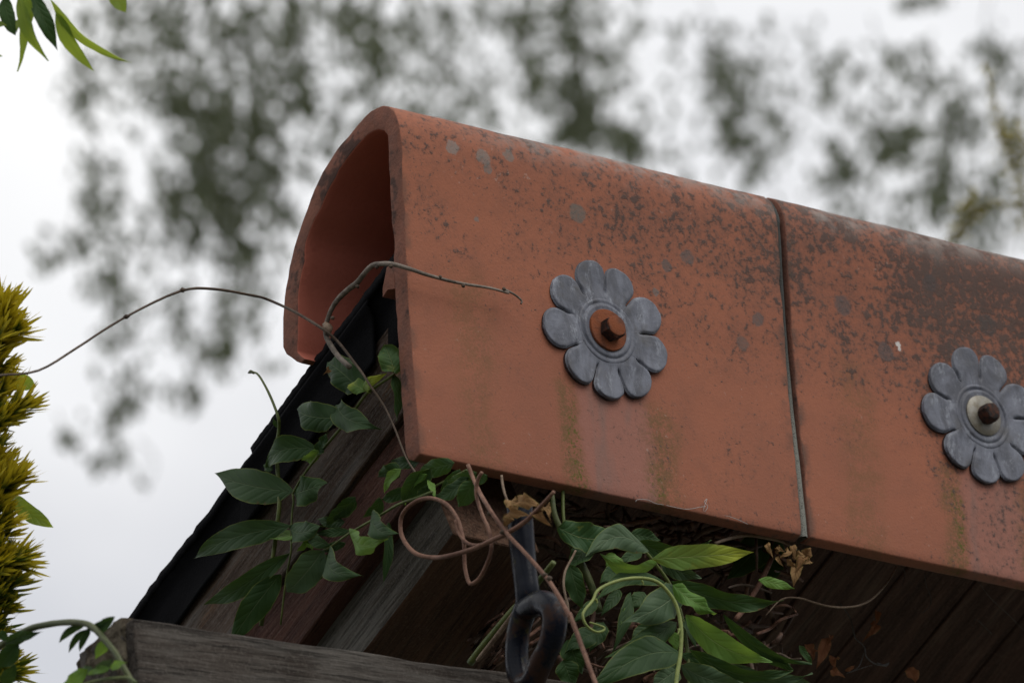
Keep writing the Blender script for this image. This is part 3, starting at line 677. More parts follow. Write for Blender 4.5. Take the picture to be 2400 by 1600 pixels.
# ------------------------------------------------------------------ leaves
LW = [(0, .05), (.05, .36), (.13, .72), (.25, .95), (.38, 1.0), (.52, .95), (.66, .78), (.78, .54), (.87, .30), (.93, .15), (.97, .08), (1, .01)]
LB = [(0, .10), (.05, .45), (.13, .76), (.25, .96), (.40, 1.0), (.55, .99), (.70, .90), (.82, .70), (.90, .45), (.95, .22), (.98, .1), (1, .01)]
def tab(T, s):
    for k in range(len(T) - 1):
        if s <= T[k + 1][0]: f = (s - T[k][0]) / (T[k + 1][0] - T[k][0]); return T[k][1] * (1 - f) + T[k + 1][1] * f
    return T[-1][1]
def leaf(parent, base, tip, w, mat, roll=0, fold=.18, wave=1.0, curl=.06, bend=0.0, shape=None, name='leaf', n=16, lab=None):
    T = LB if shape == 'b' else LW
    L = tip - base; ln = L.length; ax = L / ln
    vw = (CAM - (base + tip) / 2).normalized()
    side = ax.cross(vw).normalized(); nr = side.cross(ax).normalized()
    if nr.dot(vw) < 0: nr = -nr
    r = radians(roll); side, nr = side * cos(r) + nr * sin(r), nr * cos(r) - side * sin(r)
    w = w / max(.35, cos(r)); m = 9; vs_, uv, fs = [], [], []
    ph = random.uniform(0, 6); k1 = random.uniform(9, 14); irr = random.uniform(0, 40)
    for i in range(n + 1):
        s = i / n
        c = base + L * s + nr * curl * ln * sin(pi * s) + side * bend * ln * sin(pi * s)
        if s > .85: c -= nr * curl * ln * (s - .85) * 1.5
        hw = w / 2 * tab(T, s) * (1 + .10 * wave * noise.noise(V((s * 5, irr, 0))))
        for j in range(m):
            u = -1 + 2 * j / (m - 1)
            h2 = hw * (1 + .08 * wave * noise.noise(V((s * 9, irr, 9 if u > 0 else 3))))
            z = fold * abs(u) * hw + wave * w * .105 * sin(k1 * s + ph + (2.0 if u > 0 else 0)) * u * u - .10 * wave * w * (abs(u) ** 3) * (.4 + .6 * sin(ph * 2))
            vs_.append(c + side * (u * h2) + nr * z); uv.append((u * .5 + .5, s))
    for i in range(n):
        for j in range(m - 1): a = i * m + j; fs.append((a, a + 1, a + m + 1, a + m))
    return tag(mesh(name, vs_, fs, M[mat], parent, uvs=uv), lab)
def leaves(parent, z, plane, rows, stem=None):
    for r_ in rows:
        (bx, by, tx, ty, w, mat), kw = r_[:6], (r_[6] if len(r_) > 6 else {})
        kw = dict(kw); ob_ = kw.pop('ob', .006 + random.uniform(0, .012)); ot = kw.pop('ot', ob_ + random.uniform(-.004, .016)); pl = kw.pop('pl', plane)
        b, t_ = on(z, bx, by, pl, ob_), on(z, tx, ty, pl, ot)
        kw.setdefault('roll', random.uniform(-16, 16)); kw.setdefault('curl', random.uniform(.02, .09)); kw.setdefault('fold', random.uniform(.10, .28)); kw.setdefault('bend', random.uniform(-.03, .03))
        leaf(parent, b, t_, w / Z[z][2] * PXM * (b - CAM).length / 7.9, mat, **kw)

GP = ('x', -.222)
# --- shoot on the left of the gable
w1 = thing('wisteria_shoot', 'wisteria shoot with broad dark leaves climbing the black felt left of the arch', 'climbing plant', on('5', 1000, 1500, GP), 'wisteria shoots on the roof')
tube('stem', path('5', [(2060, 300), (1990, 345), (1880, 420), (1790, 490), (1640, 700), (1450, 930), (1290, 1130), (1180, 1290), (1120, 1400)], GP, [0, .01, .012, .012, .012, .012, .012, .012, .014]), [.0013, .0015, .0013, .0010], M['stem_green'], w1, 8, 4)
tube('stem', path('5', [(715, 288), (790, 292), (870, 410), (940, 560), (988, 700), (995, 800), (975, 930), (975, 1020), (982, 1180), (1000, 1450), (985, 1640), (960, 1830), (920, 2110), (830, 2610)], GP, [.02] * 5 + [.012] * 6 + [.006] * 3), [.0008, .0013, .0016, .0020, .0021, .0021], M['stem_green'], w1, 8, 4)
tube('stem', path('5', [(1120, 1400), (1128, 1480), (1115, 1580), (1105, 1780), (1105, 1930), (1060, 2180), (1010, 2600)], GP, [.014, .012, .01, .01, .01, .005, 0]), [.0010, .0010, .0009], M['stem_green'], w1, 8, 4)
tube('stem', path('6', [(1400, 545), (1465, 515), (1640, 390), (1900, 240), (2100, 120), (2270, 60), (2400, 10)], GP, [.012] * 7), [.0009, .0012, .0015], M['stem_green'], w1, 8, 4)
tube('bud', path('5', [(765, 290), (735, 275), (712, 288)], GP, [.02, .021, .02]), [.0012, .0016, .0006], M['stem_olive'], w1, 7, 3)
leaves(w1, '5', GP, [
    (1115, 1380, 400, 1212, 320, 'leaf', dict(roll=4, fold=.12, curl=.05, bend=-.02, wave=.6)),
    (1130, 1400, 1432, 1300, 265, 'leaf', dict(roll=18, wave=1.6, fold=.1, curl=.08)),
    (1345, 985, 870, 1180, 235, 'leaf', dict(roll=-20, curl=.14, fold=.22, bend=.10)),
    (1350, 1030, 1440, 838, 95, 'leaf', dict(roll=35, wave=1.6)), (1365, 1000, 1200, 1095, 105, 'leaf_bright', dict(roll=25, wave=1.5, fold=.4)),
    (1535, 705, 1150, 622, 275, 'leaf', dict(shape='b', roll=6, wave=1.3, fold=.08, bend=-.04)), (1525, 580, 1905, 792, 250, 'leaf', dict(roll=-10, wave=1.7, bend=.06, curl=.10)),
    (1535, 640, 1600, 760, 130, 'leaf', dict(roll=20, ob=.002, ot=.0)),
    (1740, 440, 1435, 185, 290, 'leaf', dict(shape='b', wave=1.2, roll=8, fold=.1, bend=.03)), (1800, 462, 1938, 300, 110, 'leaf_yellow', dict(roll=30, wave=2.0, curl=.25)), (1800, 462, 1620, 400, 130, 'leaf_yellow', dict(roll=-25, wave=1.8, curl=.15)),
    (2060, 290, 1965, 40, 235, 'leaf_spot', dict(shape='b', wave=1.6, roll=-12)), (2055, 300, 2085, 720, 85, 'leaf', dict(roll=40, wave=1.4, ob=.0, ot=.0)),
    (985, 790, 940, 700, 40, 'leaf', dict(roll=30)), (930, 1180, 855, 1130, 90, 'leaf', {})])
leaves(w1, '6', GP, [
    (1095, 325, 205, 620, 235, 'leaf', dict(roll=-8, bend=.035, wave=.8)), (1090, 570, 285, 1055, 180, 'leaf', dict(roll=6, bend=-.02, wave=1.1)),
    (1008, 765, 530, 1425, 260, 'leaf', dict(roll=-4, bend=.02, wave=.9, ot=.05)), (1400, 545, 1065, 932, 265, 'leaf_pale', dict(roll=10, wave=1.0, shape='b', fold=.12, ot=.04)),
    (1465, 515, 1735, 770, 200, 'leaf', dict(roll=-22, bend=.13, curl=.10, ot=.05)), (1195, 405, 775, 382, 85, 'leaf_bright', dict(roll=-40, wave=1.2, bend=-.05)),
    (1100, 350, 1382, 316, 200, 'leaf', dict(roll=28, bend=.10, wave=1.5)), (1455, 500, 1180, 388, 110, 'leaf', dict(roll=25)), (1640, 368, 1968, 440, 185, 'leaf_bright', dict(roll=-18, bend=.12, wave=1.6, ot=.03)),
    (1850, 190, 2082, 388, 190, 'leaf', dict(roll=-15, bend=.12, wave=1.2, ot=.04)), (1690, 110, 1420, 325, 110, 'leaf', dict(roll=30, bend=.06)), (1925, 70, 1748, 250, 110, 'leaf', dict(roll=35, bend=-.15)),
    (1490, 570, 1305, 855, 135, 'leaf', dict(ob=.0, ot=.004)), (2000, 290, 1955, 860, 92, 'leaf', dict(ob=.004, ot=.004, roll=20, wave=1.5)), (1290, 440, 1158, 558, 60, 'leaf_bright', dict(roll=40)), (1240, 450, 1302, 548, 62, 'leaf_bright', dict(roll=35)),
    (1640, 368, 1330, 392, 85, 'leaf', dict(ob=.0)), (1600, 280, 1340, 260, 120, 'leaf', dict(ob=.0, roll=20)), (1700, 60, 1500, 270, 150, 'leaf', dict(ob=.0)), (1600, 480, 1380, 560, 90, 'leaf', dict(ob=.0))])
# --- leaves tucked under the bottom edge of the tile
w2 = thing('wisteria_shoot', 'bunch of curled wisteria leaves tucked under the front bottom corner of the end tile', 'climbing plant', on('7', 400, 200, ('x', -.226)), 'wisteria shoots on the roof')
UP = ('x', -.215)
tube('stem', path('7', [(30, 470), (150, 390), (290, 470), (420, 380), (560, 300), (760, 200)], UP, [.006] * 6), [.0008, .0010, .0010], M['stem_green'], w2, 7, 4)
leaves(w2, '7', UP, [(420, 180, 175, 525, 200, 'leaf', dict(roll=20, bend=.10)), (390, 240, 185, 520, 90, 'leaf_bright', dict(roll=-35, bend=.15, ob=.02)), (404, 285, 468, 470, 58, 'leaf_bright', dict(roll=30, wave=1.5)), (770, 265, 450, 445, 130, 'leaf', dict(roll=-25, bend=-.10, ob=.012)),
    (830, 300, 684, 545, 190, 'leaf', dict(roll=15)), (400, 345, 300, 505, 105, 'leaf', dict(roll=20)), (640, 140, 300, 250, 170, 'leaf', dict(ob=.0)), (850, 230, 560, 330, 130, 'leaf', dict(ob=.004)), (700, 200, 520, 480, 130, 'leaf', dict(ob=.0)), (950, 250, 800, 330, 90, 'leaf', dict(ob=.004)),
    (150, 200, -60, 260, 170, 'leaf', dict(roll=20, wave=1.5)), (160, 190, 5, 410, 90, 'leaf_bright', dict(roll=-30, bend=.1, ob=.02)), (330, 120, 60, 120, 120, 'leaf', dict(ob=.004)), (260, 380, -30, 480, 120, 'leaf', dict(ob=.0))])
# --- big cluster on the right
RP = ('y', -.045); RB = ('y', .01)
w3 = thing('wisteria_shoot', 'large wisteria shoot with fresh green leaves fanning out below the tile joint', 'climbing plant', on('8', 900, 1500, RP), 'wisteria shoots on the roof')
tube('stem', path('8', [(650, 580), (740, 690), (850, 850), (920, 1030), (955, 1180), (985, 1430), (990, 1600)], RP, [.01] * 7), [.0014, .0018, .0018], M['stem_green'], w3, 8, 4)
tube('stem', path('8', [(-20, 170), (0, 330), (60, 470), (130, 560), (210, 720), (280, 880), (330, 1050)], RB), [.0022, .0030, .0034, .0036, .0036], M['stem_olive'], w3, 10, 4)
tube('stem', path('8', [(60, 120), (62, 300), (70, 420)], RB), [.0016, .0016], M['stem_green'], w3, 8, 4)
tube('stem', path('8', [(1100, 1180), (1180, 1300), (1250, 1420)], RP), [.0014, .0012], M['stem_lime'], w3, 8, 4)
tube('stem', path('8', [(170, 545), (240, 540), (290, 540)], RB), [.0010, .0010], M['stem_lime'], w3, 8, 3)
leaves(w3, '8', RP, [
    (25, 425, 438, 480, 215, 'leaf_spot', dict(shape='b', roll=14, bend=.12, wave=1.2, pl=RB, ob=.02, ot=.03)), (690, 595, 240, 632, 190, 'leaf_pale', dict(roll=-16, bend=.16, wave=1.2, ob=.03, ot=.05)), (750, 688, 345, 632, 110, 'leaf_bright', dict(roll=34, bend=-.10, wave=1.3, ob=.03, ot=.045)),
    (598, 520, 1155, 520, 135, 'leaf', dict(roll=-24, bend=.12, curl=.1, ob=.0, ot=.01)), (722, 655, 1468, 608, 190, 'leaf_yellow', dict(roll=-6, bend=.0, wave=.8, fold=.14, ob=.03, ot=.06)), (770, 680, 1080, 795, 120, 'leaf_pale', dict(roll=-12, ob=.0, ot=.0)),
    (860, 818, 1692, 964, 150, 'leaf', dict(roll=-14, bend=.07, wave=1.7, ob=.03, ot=.06)), (1500, 808, 1766, 872, 80, 'leaf_bright', dict(roll=18, ob=.0)), (940, 865, 525, 1118, 255, 'leaf_pale', dict(roll=6, bend=-.04, wave=1.3, fold=.08, ob=.02, ot=.035)),
    (868, 845, 1192, 1054, 125, 'leaf_bright', dict(roll=32, bend=.10, wave=2.0, fold=.35, ob=.04, ot=.05)), (962, 1070, 1600, 1412, 200, 'leaf_bright', dict(roll=-10, bend=.10, wave=1.0, ob=.04, ot=.07)), (1240, 1065, 1890, 1440, 95, 'leaf', dict(roll=-30, bend=.08, wave=1.3, ob=.03, ot=.05)),
    (985, 1315, 1755, 1478, 120, 'leaf', dict(roll=-26, bend=.10, wave=1.6, ob=.05, ot=.08)), (1265, 1420, 1900, 1500, 95, 'leaf_pale', dict(roll=-30, bend=.10, wave=1.4, ob=.03, ot=.05)), (925, 1345, 240, 1620, 265, 'leaf', dict(roll=-6, bend=.06, wave=.8, ob=.06, ot=.09)),
    (930, 1440, 1390, 1570, 190, 'leaf_pale', dict(roll=-10, bend=.08, wave=1.3, ob=.05, ot=.08)), (895, 1120, 395, 1375, 165, 'leaf', dict(ob=.0, ot=.01)), (845, 860, 305, 965, 125, 'leaf', dict(roll=-20, bend=.15, ob=.02, ot=.03)), (445, 620, 412, 748, 130, 'leaf_bright', dict(shape='b', pl=RB, ob=.02)),
    (1130, 895, 1268, 1028, 50, 'leaf_bright', dict(roll=20)), (928, 862, 1165, 888, 62, 'leaf', dict(ob=.0)), (948, 1090, 1040, 1305, 70, 'leaf', dict(ob=.01, roll=25)), (910, 1460, 690, 1610, 170, 'leaf_pale', dict(ob=.02)), (930, 1360, 1225, 1430, 100, 'leaf', dict(ob=.01)),
    (1510, 1330, 1760, 1478, 90, 'leaf', dict(roll=-20, ob=.03)), (1795, 1290, 1895, 1435, 50, 'leaf', dict(roll=25)), (860, 1180, 900, 1330, 90, 'leaf_bright', dict(ob=.0)), (800, 1090, 840, 1110, 40, 'leaf_bright', {}),
    (1640, 1500, 1890, 1570, 60, 'leaf_pale', dict(roll=-20, ob=.03)), (1100, 1500, 1330, 1620, 130, 'leaf', dict(ob=.02))])
leaves(w3, '8', RB, [(280, 520, 103, 742, 165, 'leaf', {}), (560, 900, 430, 1345, 95, 'leaf', dict(roll=25)), (478, 880, 343, 1068, 90, 'leaf', {}), (310, 955, 132, 1125, 90, 'leaf', {}), (110, 700, 205, 1030, 160, 'leaf', {}), (1560, 505, 1275, 800, 250, 'leaf', dict(pl=('y', .10))), (640, 610, 450, 690, 90, 'leaf', {}),
    (560, 470, 780, 520, 110, 'leaf', {}), (480, 740, 340, 830, 120, 'leaf', {}), (300, 1200, 90, 1330, 170, 'leaf', {}), (90, 1250, 200, 1500, 180, 'leaf', {}), (360, 1120, 260, 1330, 130, 'leaf', {}), (60, 1400, 140, 1600, 170, 'leaf', {}), (560, 1000, 480, 1180, 90, 'leaf_bright', dict(roll=30)),
    (660, 900, 560, 1020, 120, 'leaf', {}), (1500, 500, 1700, 640, 210, 'leaf', dict(pl=('y', .10))), (1620, 560, 1560, 860, 190, 'leaf', dict(pl=('y', .12))), (1250, 1200, 1100, 1330, 130, 'leaf', dict(pl=('y', .05))), (1450, 1500, 1700, 1620, 120, 'leaf', {}), (700, 1150, 560, 1320, 130, 'leaf', {})])
# --- arching young shoot with a curled tip, nearer than the leaves
w4 = thing('wisteria_tendril', 'lime green young tendril arching over the leaves with its tip curled up', 'tendril', on('8', 895, 1568, ('y', -.14)))
tube('stem', path('8', [(885, 1640), (900, 1500), (925, 1350), (930, 1180), (905, 1030), (850, 920), (760, 830), (640, 797), (500, 808), (380, 848), (310, 895), (280, 960), (215, 1040), (208, 1090), (238, 1150), (300, 1190), (350, 1186), (366, 1165), (335, 1147), (258, 1122)], ('y', -.14)),
     [.0020, .0019, .0018, .0017, .0016, .0014, .0013, .0013, .0012, .0009], M['stem_lime'], w4, 10, 5)
for a, b, c, d in ((300, 950, 312, 985), (915, 1170, 900, 1215), (640, 815, 650, 850)):
    tube('bract', path('8', [(a, b), ((a + c) / 2 + 5, (b + d) / 2), (c, d)], ('y', -.14), [.002] * 3), [.0014, .0010, .0003], M['stem_lime'], w4, 6, 3)

# --- bottom left
LP = ('x', -.68)
w5 = thing('wisteria_shoot', 'thick arching green wisteria shoot with pointed leaves at the end of the timber beam', 'climbing plant', on('C', 0, 1180, LP), 'wisteria shoots on the roof')
tube('stem', path('C', [(-120, 1290), (0, 1180), (150, 1075), (350, 985), (600, 938), (790, 932), (920, 950), (1010, 1015), (1090, 1105), (1200, 1235), (1280, 1370), (1370, 1530), (1420, 1640)], LP), [.0027, .0028, .0029, .0028, .0026, .0026], M['stem_olive'], w5, 12, 5)
tube('stem', path('C', [(880, 1575), (1050, 1535), (1200, 1515), (1350, 1512), (1430, 1570)], LP, [.01] * 5), [.0012, .0015, .0018], M['stem_green'], w5, 8, 4)
leaves(w5, 'C', LP, [(1195, 868, 875, 930, 130, 'leaf', dict(roll=10, bend=-.15, ob=-.01, ot=-.01)), (900, 945, 617, 1152, 85, 'leaf', dict(bend=.08, ob=-.008, ot=-.01)), (1180, 885, 890, 1010, 80, 'leaf', dict(ob=-.012, ot=-.01)), (930, 1000, 718, 1254, 78, 'leaf', dict(bend=.10, ob=-.008)), (945, 1010, 830, 1246, 72, 'leaf', dict(bend=.06, ob=-.006)),
    (50, 1190, 442, 1032, 135, 'leaf', dict(bend=-.06, ob=.0)), (190, 1150, -20, 1420, 190, 'leaf', dict(ob=.008)), (1105, 1105, 1000, 1312, 120, 'leaf_bright', dict(ob=-.012, ot=-.012, roll=20)), (1010, 1440, 1182, 1308, 130, 'leaf_pale', dict(roll=-20)), (1000, 1430, 865, 1395, 80, 'leaf_pale', dict(roll=15)), (1160, 1412, 1325, 1350, 90, 'leaf_bright', dict(roll=15)),
    (1150, 1412, 910, 1480, 75, 'leaf_bright', dict(roll=-25)), (900, 1420, 640, 1590, 165, 'leaf_bright', dict(roll=-10, bend=-.08)), (30, 1590, 150, 1380, 150, 'leaf', dict(shape='b')), (80, 1060, -30, 1080, 110, 'leaf', {})])
# --- top left, hanging into the picture, nearer
TP = ('d', 7.45)
w6 = thing('wisteria_shoot', 'yellow green wisteria leaves hanging into the top left corner against the sky', 'climbing plant', on('A', 300, -160, TP), 'wisteria shoots on the roof')
tube('stem', path('A', [(-200, -60), (60, -60), (330, -90), (700, -60), (1100, -150), (1560, -130)], TP), [.0016, .0014, .0010], M['stem_green'], w6, 8, 4)
leaves(w6, 'A', TP, [(50, -30, 205, 490, 205, 'leaf', dict(shape='b', ob=.0)), (310, -40, 255, 985, 135, 'leaf_back', dict(roll=28, wave=1.5)), (250, -60, 645, 842, 185, 'leaf_back', dict(roll=-24, bend=.04, wave=1.1)), (440, -80, 795, 700, 235, 'leaf', dict(roll=10, wave=1.0)),
    (765, 150, 1305, 995, 190, 'leaf_back', dict(roll=-16, bend=.06, wave=1.0)), (680, -20, 1805, 875, 125, 'leaf_back', dict(roll=-30, bend=.07, wave=1.0)), (1500, -120, 1735, 165, 200, 'leaf_back', dict(shape='b')), (-80, 330, 90, 350, 90, 'leaf_back', {}), (245, 270, 232, 440, 62, 'leaf_back', {}), (-60, 760, 38, 778, 34, 'leaf_back', {}), (330, -60, 440, 330, 120, 'leaf_back', dict(roll=30))])

# ------------------------------------------------------------------ bare vines
def P(*seq): return [on(*q) for q in seq]
v1 = thing('bare_vine', 'thin dark bare vine arching from the left edge across the sky to the felt', 'vine', on('S', 300, 740, GP))
a_ = [('S', -40, 884), ('S', 0, 879), ('S', 90, 868), ('S', 180, 815), ('S', 290, 745), ('S', 420, 683), ('S', 500, 677), ('S', 590, 692)]
b_ = [('2', 100, 592), ('2', 330, 695), ('2', 470, 775), ('2', 620, 870), ('2', 760, 990), ('2', 900, 1170), ('2', 980, 1275), ('5', 1830, 400), ('5', 1960, 590), ('5', 2060, 800), ('5', 2160, 1060), ('5', 2260, 1220)]
tube('stem', [on(z, x, y, ('d', 7.42 + .48 * i / 7)) for i, (z, x, y) in enumerate(a_)] + [on(z, x, y, ('x', -.252 if i < 4 else -.24 if i < 8 else -.23)) for i, (z, x, y) in enumerate(b_)],
     [.0009, .0011, .0012, .0013, .0013, .0014, .0013, .0011, .0009, .0008], M['twig_dark'], v1, 8, 4)
for z, x, y, dd in (('S', 296, 742, 7.695), ('S', 428, 680, 7.765)):
    tube('bud', [on(z, x - 8, y + 2, ('d', dd)), on(z, x, y, ('d', dd)), on(z, x + 8, y - 2, ('d', dd))], [.0008, .0026, .0008], M['twig_dark'], v1, 7, 3)
v2 = thing('bare_vine', 'stouter pale bare vine bent over the felt peak, its tip lying on the end tile', 'vine', on('2', 640, 960, GP))
VX = ('x', -.246); VY = ('y', -.016)
pts = [on(z, x, y, VX) for z, x, y in (('2', 860, 1215), ('2', 760, 1120), ('2', 690, 1020), ('2', 645, 930), ('2', 645, 830), ('2', 690, 690), ('2', 760, 585), ('2', 850, 500), ('2', 930, 440), ('2', 1000, 350), ('2', 1060, 288), ('2', 1120, 270), ('2', 1240, 268))]
pts += [on(z, x, y, VY) for z, x, y in (('2', 1400, 312), ('2', 1550, 362), ('2', 1720, 410), ('2', 1900, 450), ('2', 2150, 490), ('2', 2320, 535), ('3', 130, 505), ('3', 200, 538), ('3', 260, 580), ('3', 285, 612), ('3', 278, 635))]
tube('stem', pts, [.0026, .0025, .0022, .0026, .0025, .0023, .0018, .0014, .0012, .0010, .0009], M['vine_grey'], v2, 10, 4)
for z, x, y, pl in (('2', 1112, 292, VX), ('2', 1240, 286, VX), ('2', 1690, 385, VY), ('2', 1905, 465, VY), ('3', 122, 495, VY), ('2', 935, 470, VX), ('2', 705, 760, VX)):
    tube('bud', [on(z, x - 16, y + 2, pl, .001), on(z, x, y + 4, pl, .0015), on(z, x + 14, y, pl, .001)], [.0008, .0021, .0006], M['twig_dark'], v2, 7, 3)
tube('node', [on('2', 655, 905, VX, .001), on('2', 660, 860, VX, .002), on('2', 640, 815, VX, .001)], [.0030, .0042, .0028], M['vine_pale'], v2, 9, 4, .5)
v3 = thing('bare_vine', 'straight red brown stem crossing in front of the iron rod', 'vine', on('8', 280, 1510, ('x', -.262)))
VR = ('x', -.262)
tube('stem', [on(z, x, y, VR if i > 1 else ('x', -.226)) for i, (z, x, y) in enumerate((('7', 770, 150), ('7', 830, 300), ('7', 920, 480), ('7', 1110, 760), ('7', 1300, 965), ('7', 1460, 1150), ('7', 1530, 1240), ('7', 1640, 1420), ('7', 1720, 1570), ('8', 110, 1060), ('8', 200, 1300), ('8', 285, 1530), ('8', 320, 1620)))],
     [.0018, .0019, .0020, .0021, .0022, .0021, .0021], M['vine_red'], v3, 10, 4)
for z, x, y in (('7', 965, 600), ('7', 1085, 770), ('7', 1470, 1165), ('7', 1512, 1195)):
    tube('bud', [on(z, x, y - 18, VR, .001), on(z, x + 6, y, VR, .002), on(z, x + 14, y + 22, VR, .001)], [.0008, .0028, .0008], M['twig_dark'], v3, 7, 3)
v4 = thing('looped_vine', 'red brown vine stem looping twice over the grey gable board', 'vine', on('7', 450, 1000, ('x', -.25)))
VL = ('x', -.250)
lp = [(1560, 400), (1470, 500), (1405, 570), (1300, 670), (1130, 780), (980, 850), (850, 910), (720, 955), (580, 990), (450, 1003), (300, 970), (205, 880), (155, 770), (158, 640), (210, 550), (300, 485), (380, 460), (470, 465), (575, 515), (660, 620), (705, 740), (735, 880), (738, 1000), (745, 1100), (770, 1205), (800, 1245), (865, 1205), (930, 1100), (978, 970), (985, 870), (960, 740), (915, 640), (868, 510), (845, 400), (862, 290), (900, 220)]
tube('stem', [on('7', x, y, VL, .012 * (i < 9) - .006 * (i > 14) + .004 * (i > 27)) for i, (x, y) in enumerate(lp)], [.0017, .0022, .0021, .0020, .0019, .0018, .0018, .0019, .0017, .0016], M['vine_red'], v4, 10, 4)
tube('stem', path('7', [(660, 660), (680, 760), (730, 840), (800, 885), (910, 885), (1000, 860)], VL, [-.004] * 6), [.0015, .0017, .0015], M['vine_red'], v4, 8, 4)
v5 = thing('bare_vine', 'thin tan stem hanging behind the straight red stem', 'vine', on('7', 1660, 1200, ('y', -.02)))
tube('stem', path('7', [(1760, 940), (1730, 1000), (1665, 1130), (1650, 1250), (1665, 1350), (1690, 1450), (1700, 1600)], ('y', -.03)), [.0011, .0012, .0011], M['vine_pale'], v5, 8, 4)
v6 = thing('bare_vine', 'short tan stem dropping from the tile to the withered leaf on the rod', 'vine', on('7', 1085, 280, GP))
tube('stem', path('7', [(1080, 250), (1088, 320), (1110, 420), (1150, 520)], GP, [.01] * 4), [.0012, .0012, .0009], M['vine_pale'], v6, 8, 4)
v7 = thing('green_cane', 'green cane leaning at the right edge of the dark gable board', 'stem', on('4', 540, 1120, ('x', -.19)))
tube('stem', path('4', [(480, 1190), (600, 1030), (800, 790), (990, 570), (1200, 330), (1400, 80)], ('x', -.19)), [.0034, .0034, .0026], M['stem_green'], v7, 10, 4)
tube('split_side', path('4', [(560, 1160), (720, 960), (900, 720), (1000, 560)], ('x', -.192)), [.0020, .0024, .0014], M['vine_pale'], v7, 8, 4)
v8 = thing('bare_vine', 'fine dry tendril sagging under the right hand tile', 'vine', on('9', 700, 870, ('y', .06)))
tube('stem', path('9', [(-20, 945), (120, 800), (280, 785), (430, 830), (560, 862), (700, 872), (850, 850), (960, 790), (1060, 690), (1130, 590), (1180, 500)], ('y', .05)), [.0006, .0009, .0010, .0010, .0008], M['vine_pale'], v8, 7, 4)
v9 = thing('bare_vine', 'red stem slanting down behind the curled dry leaves', 'vine', on('8', 1550, 760, ('y', .03)))
tube('stem', path('8', [(1640, 560), (1600, 640), (1560, 730), (1500, 850), (1400, 1010), (1330, 1100)], ('y', .05)), [.0022, .0026, .0026], M['vine_red'], v9, 8, 4)
v10 = thing('bare_vine', 'brown runner stretched along the bottom edge of the end tile near the joint', 'vine', on('8', 1400, 490, ('y', .01)))
tube('stem', path('8', [(1180, 540), (1290, 505), (1420, 480), (1560, 500), (1680, 530), (1780, 590)], ('y', .02)), [.0014, .0018, .0018, .0012], M['vine_pale'], v10, 8, 4)

# ------------------------------------------------------------------ dry twigs packed under the tile
nest = thing('twig_tangle', 'tangle of dry brown twigs packed under the end tile behind the leaves', 'twigs', on('8', 600, 700, ('y', .08)))
rnd = random.Random(4)
for i in range(215):
    cx, cy = rnd.uniform(-60, 1750), rnd.uniform(170, 1500)
    if cy < 200 + cx * .19: cy = 200 + cx * .19 + rnd.uniform(0, 160)
    a = rnd.choice([rnd.uniform(-.6, .5), rnd.uniform(-.6, .5), rnd.uniform(.8, 2.2)]); ln = rnd.uniform(110, 330); y0 = rnd.uniform(.04, .17)
    q = [(cx + ln * t * cos(a) + rnd.uniform(-22, 22), cy + ln * t * sin(a) + rnd.uniform(-22, 22)) for t in (-.5, -.17, .17, .5)]
    rr = rnd.uniform(.0010, .0026)
    tube('twig', [on('8', x, y, ('y', y0 + rnd.uniform(-.02, .02))) for x, y in q], [rr, rr * 1.1, rr * .8], M[rnd.choice(['twig_dead', 'twig_dead', 'vine_red', 'twig_dark'])], nest, 6, 3)
for i in range(46):
    cx, cy = rnd.uniform(620, 1350), rnd.uniform(520, 1250); ln = rnd.uniform(220, 520)
    if cy < 1250 - cx * .75: cy = 1290 - cx * .75 + rnd.uniform(0, 200)
    a = -.80 + rnd.uniform(-.25, .25); q = [(cx + ln * t * cos(a) + rnd.uniform(-14, 14), cy + ln * t * sin(a) + rnd.uniform(-14, 14)) for t in (-.5, 0, .5)]; rr = rnd.uniform(.0010, .0022)
    tube('twig', [on('4', x, y, ('x', -.10 + rnd.uniform(0, .08))) for x, y in q], [rr, rr, rr * .8], M[rnd.choice(['twig_dead', 'twig_dead', 'vine_red', 'twig_dark'])], nest, 6, 3)

# ------------------------------------------------------------------ withered leaves
def dead(label, z, rows, mat='leaf_dead', plane=('y', .0)):
    t = thing('dead_leaf', label, 'dead leaf', on(z, rows[0][0], rows[0][1], plane), 'withered leaves caught below the tiles')
    for (bx, by, tx, ty, w, kw) in rows:
        kw = dict(dict(wave=2.6, fold=.5, curl=.22, roll=rnd.uniform(-30, 30)), **kw); b, e2 = on(z, bx, by, plane, .004), on(z, tx, ty, plane, .008 + rnd.uniform(0, .012))
        leaf(t, b, e2, w / Z[z][2] * PXM, mat, name='blade', **kw)
    return t
dead('crumpled tan leaf draped over the top of the iron rod', '7', [(1170, 480, 1210, 620, 110, {}), (1230, 520, 1440, 540, 130, {}), (1150, 600, 1100, 720, 90, {}), (1400, 590, 1510, 690, 120, {}), (1180, 560, 1330, 620, 110, {}), (1470, 560, 1530, 660, 80, {})], plane=('x', -.244))
dead('small curled dry leaf hanging left of the mortar joint', '9', [(-5, 285, 35, 400, 60, {})], plane=('y', .012))
dead('hook shaped dry leaf hanging left of the mortar joint', '9', [(70, 375, 110, 325, 40, dict(bend=.1)), (110, 325, 155, 360, 44, dict(bend=.25)), (155, 350, 85, 430, 55, dict(bend=-.3)), (85, 415, 138, 492, 38, dict(bend=.1))], plane=('y', .012))
dead('cluster of curled tan leaves hanging right under the mortar joint', '9', [(235, 300, 240, 430, 60, {}), (300, 420, 400, 330, 95, dict(shape='b')), (225, 410, 350, 400, 90, {}), (170, 430, 260, 500, 55, {}), (345, 420, 260, 560, 90, {}), (290, 490, 235, 680, 110, dict(wave=1.2)), (360, 440, 310, 480, 60, {})], plane=('y', .008))
SF = ('y', .14)
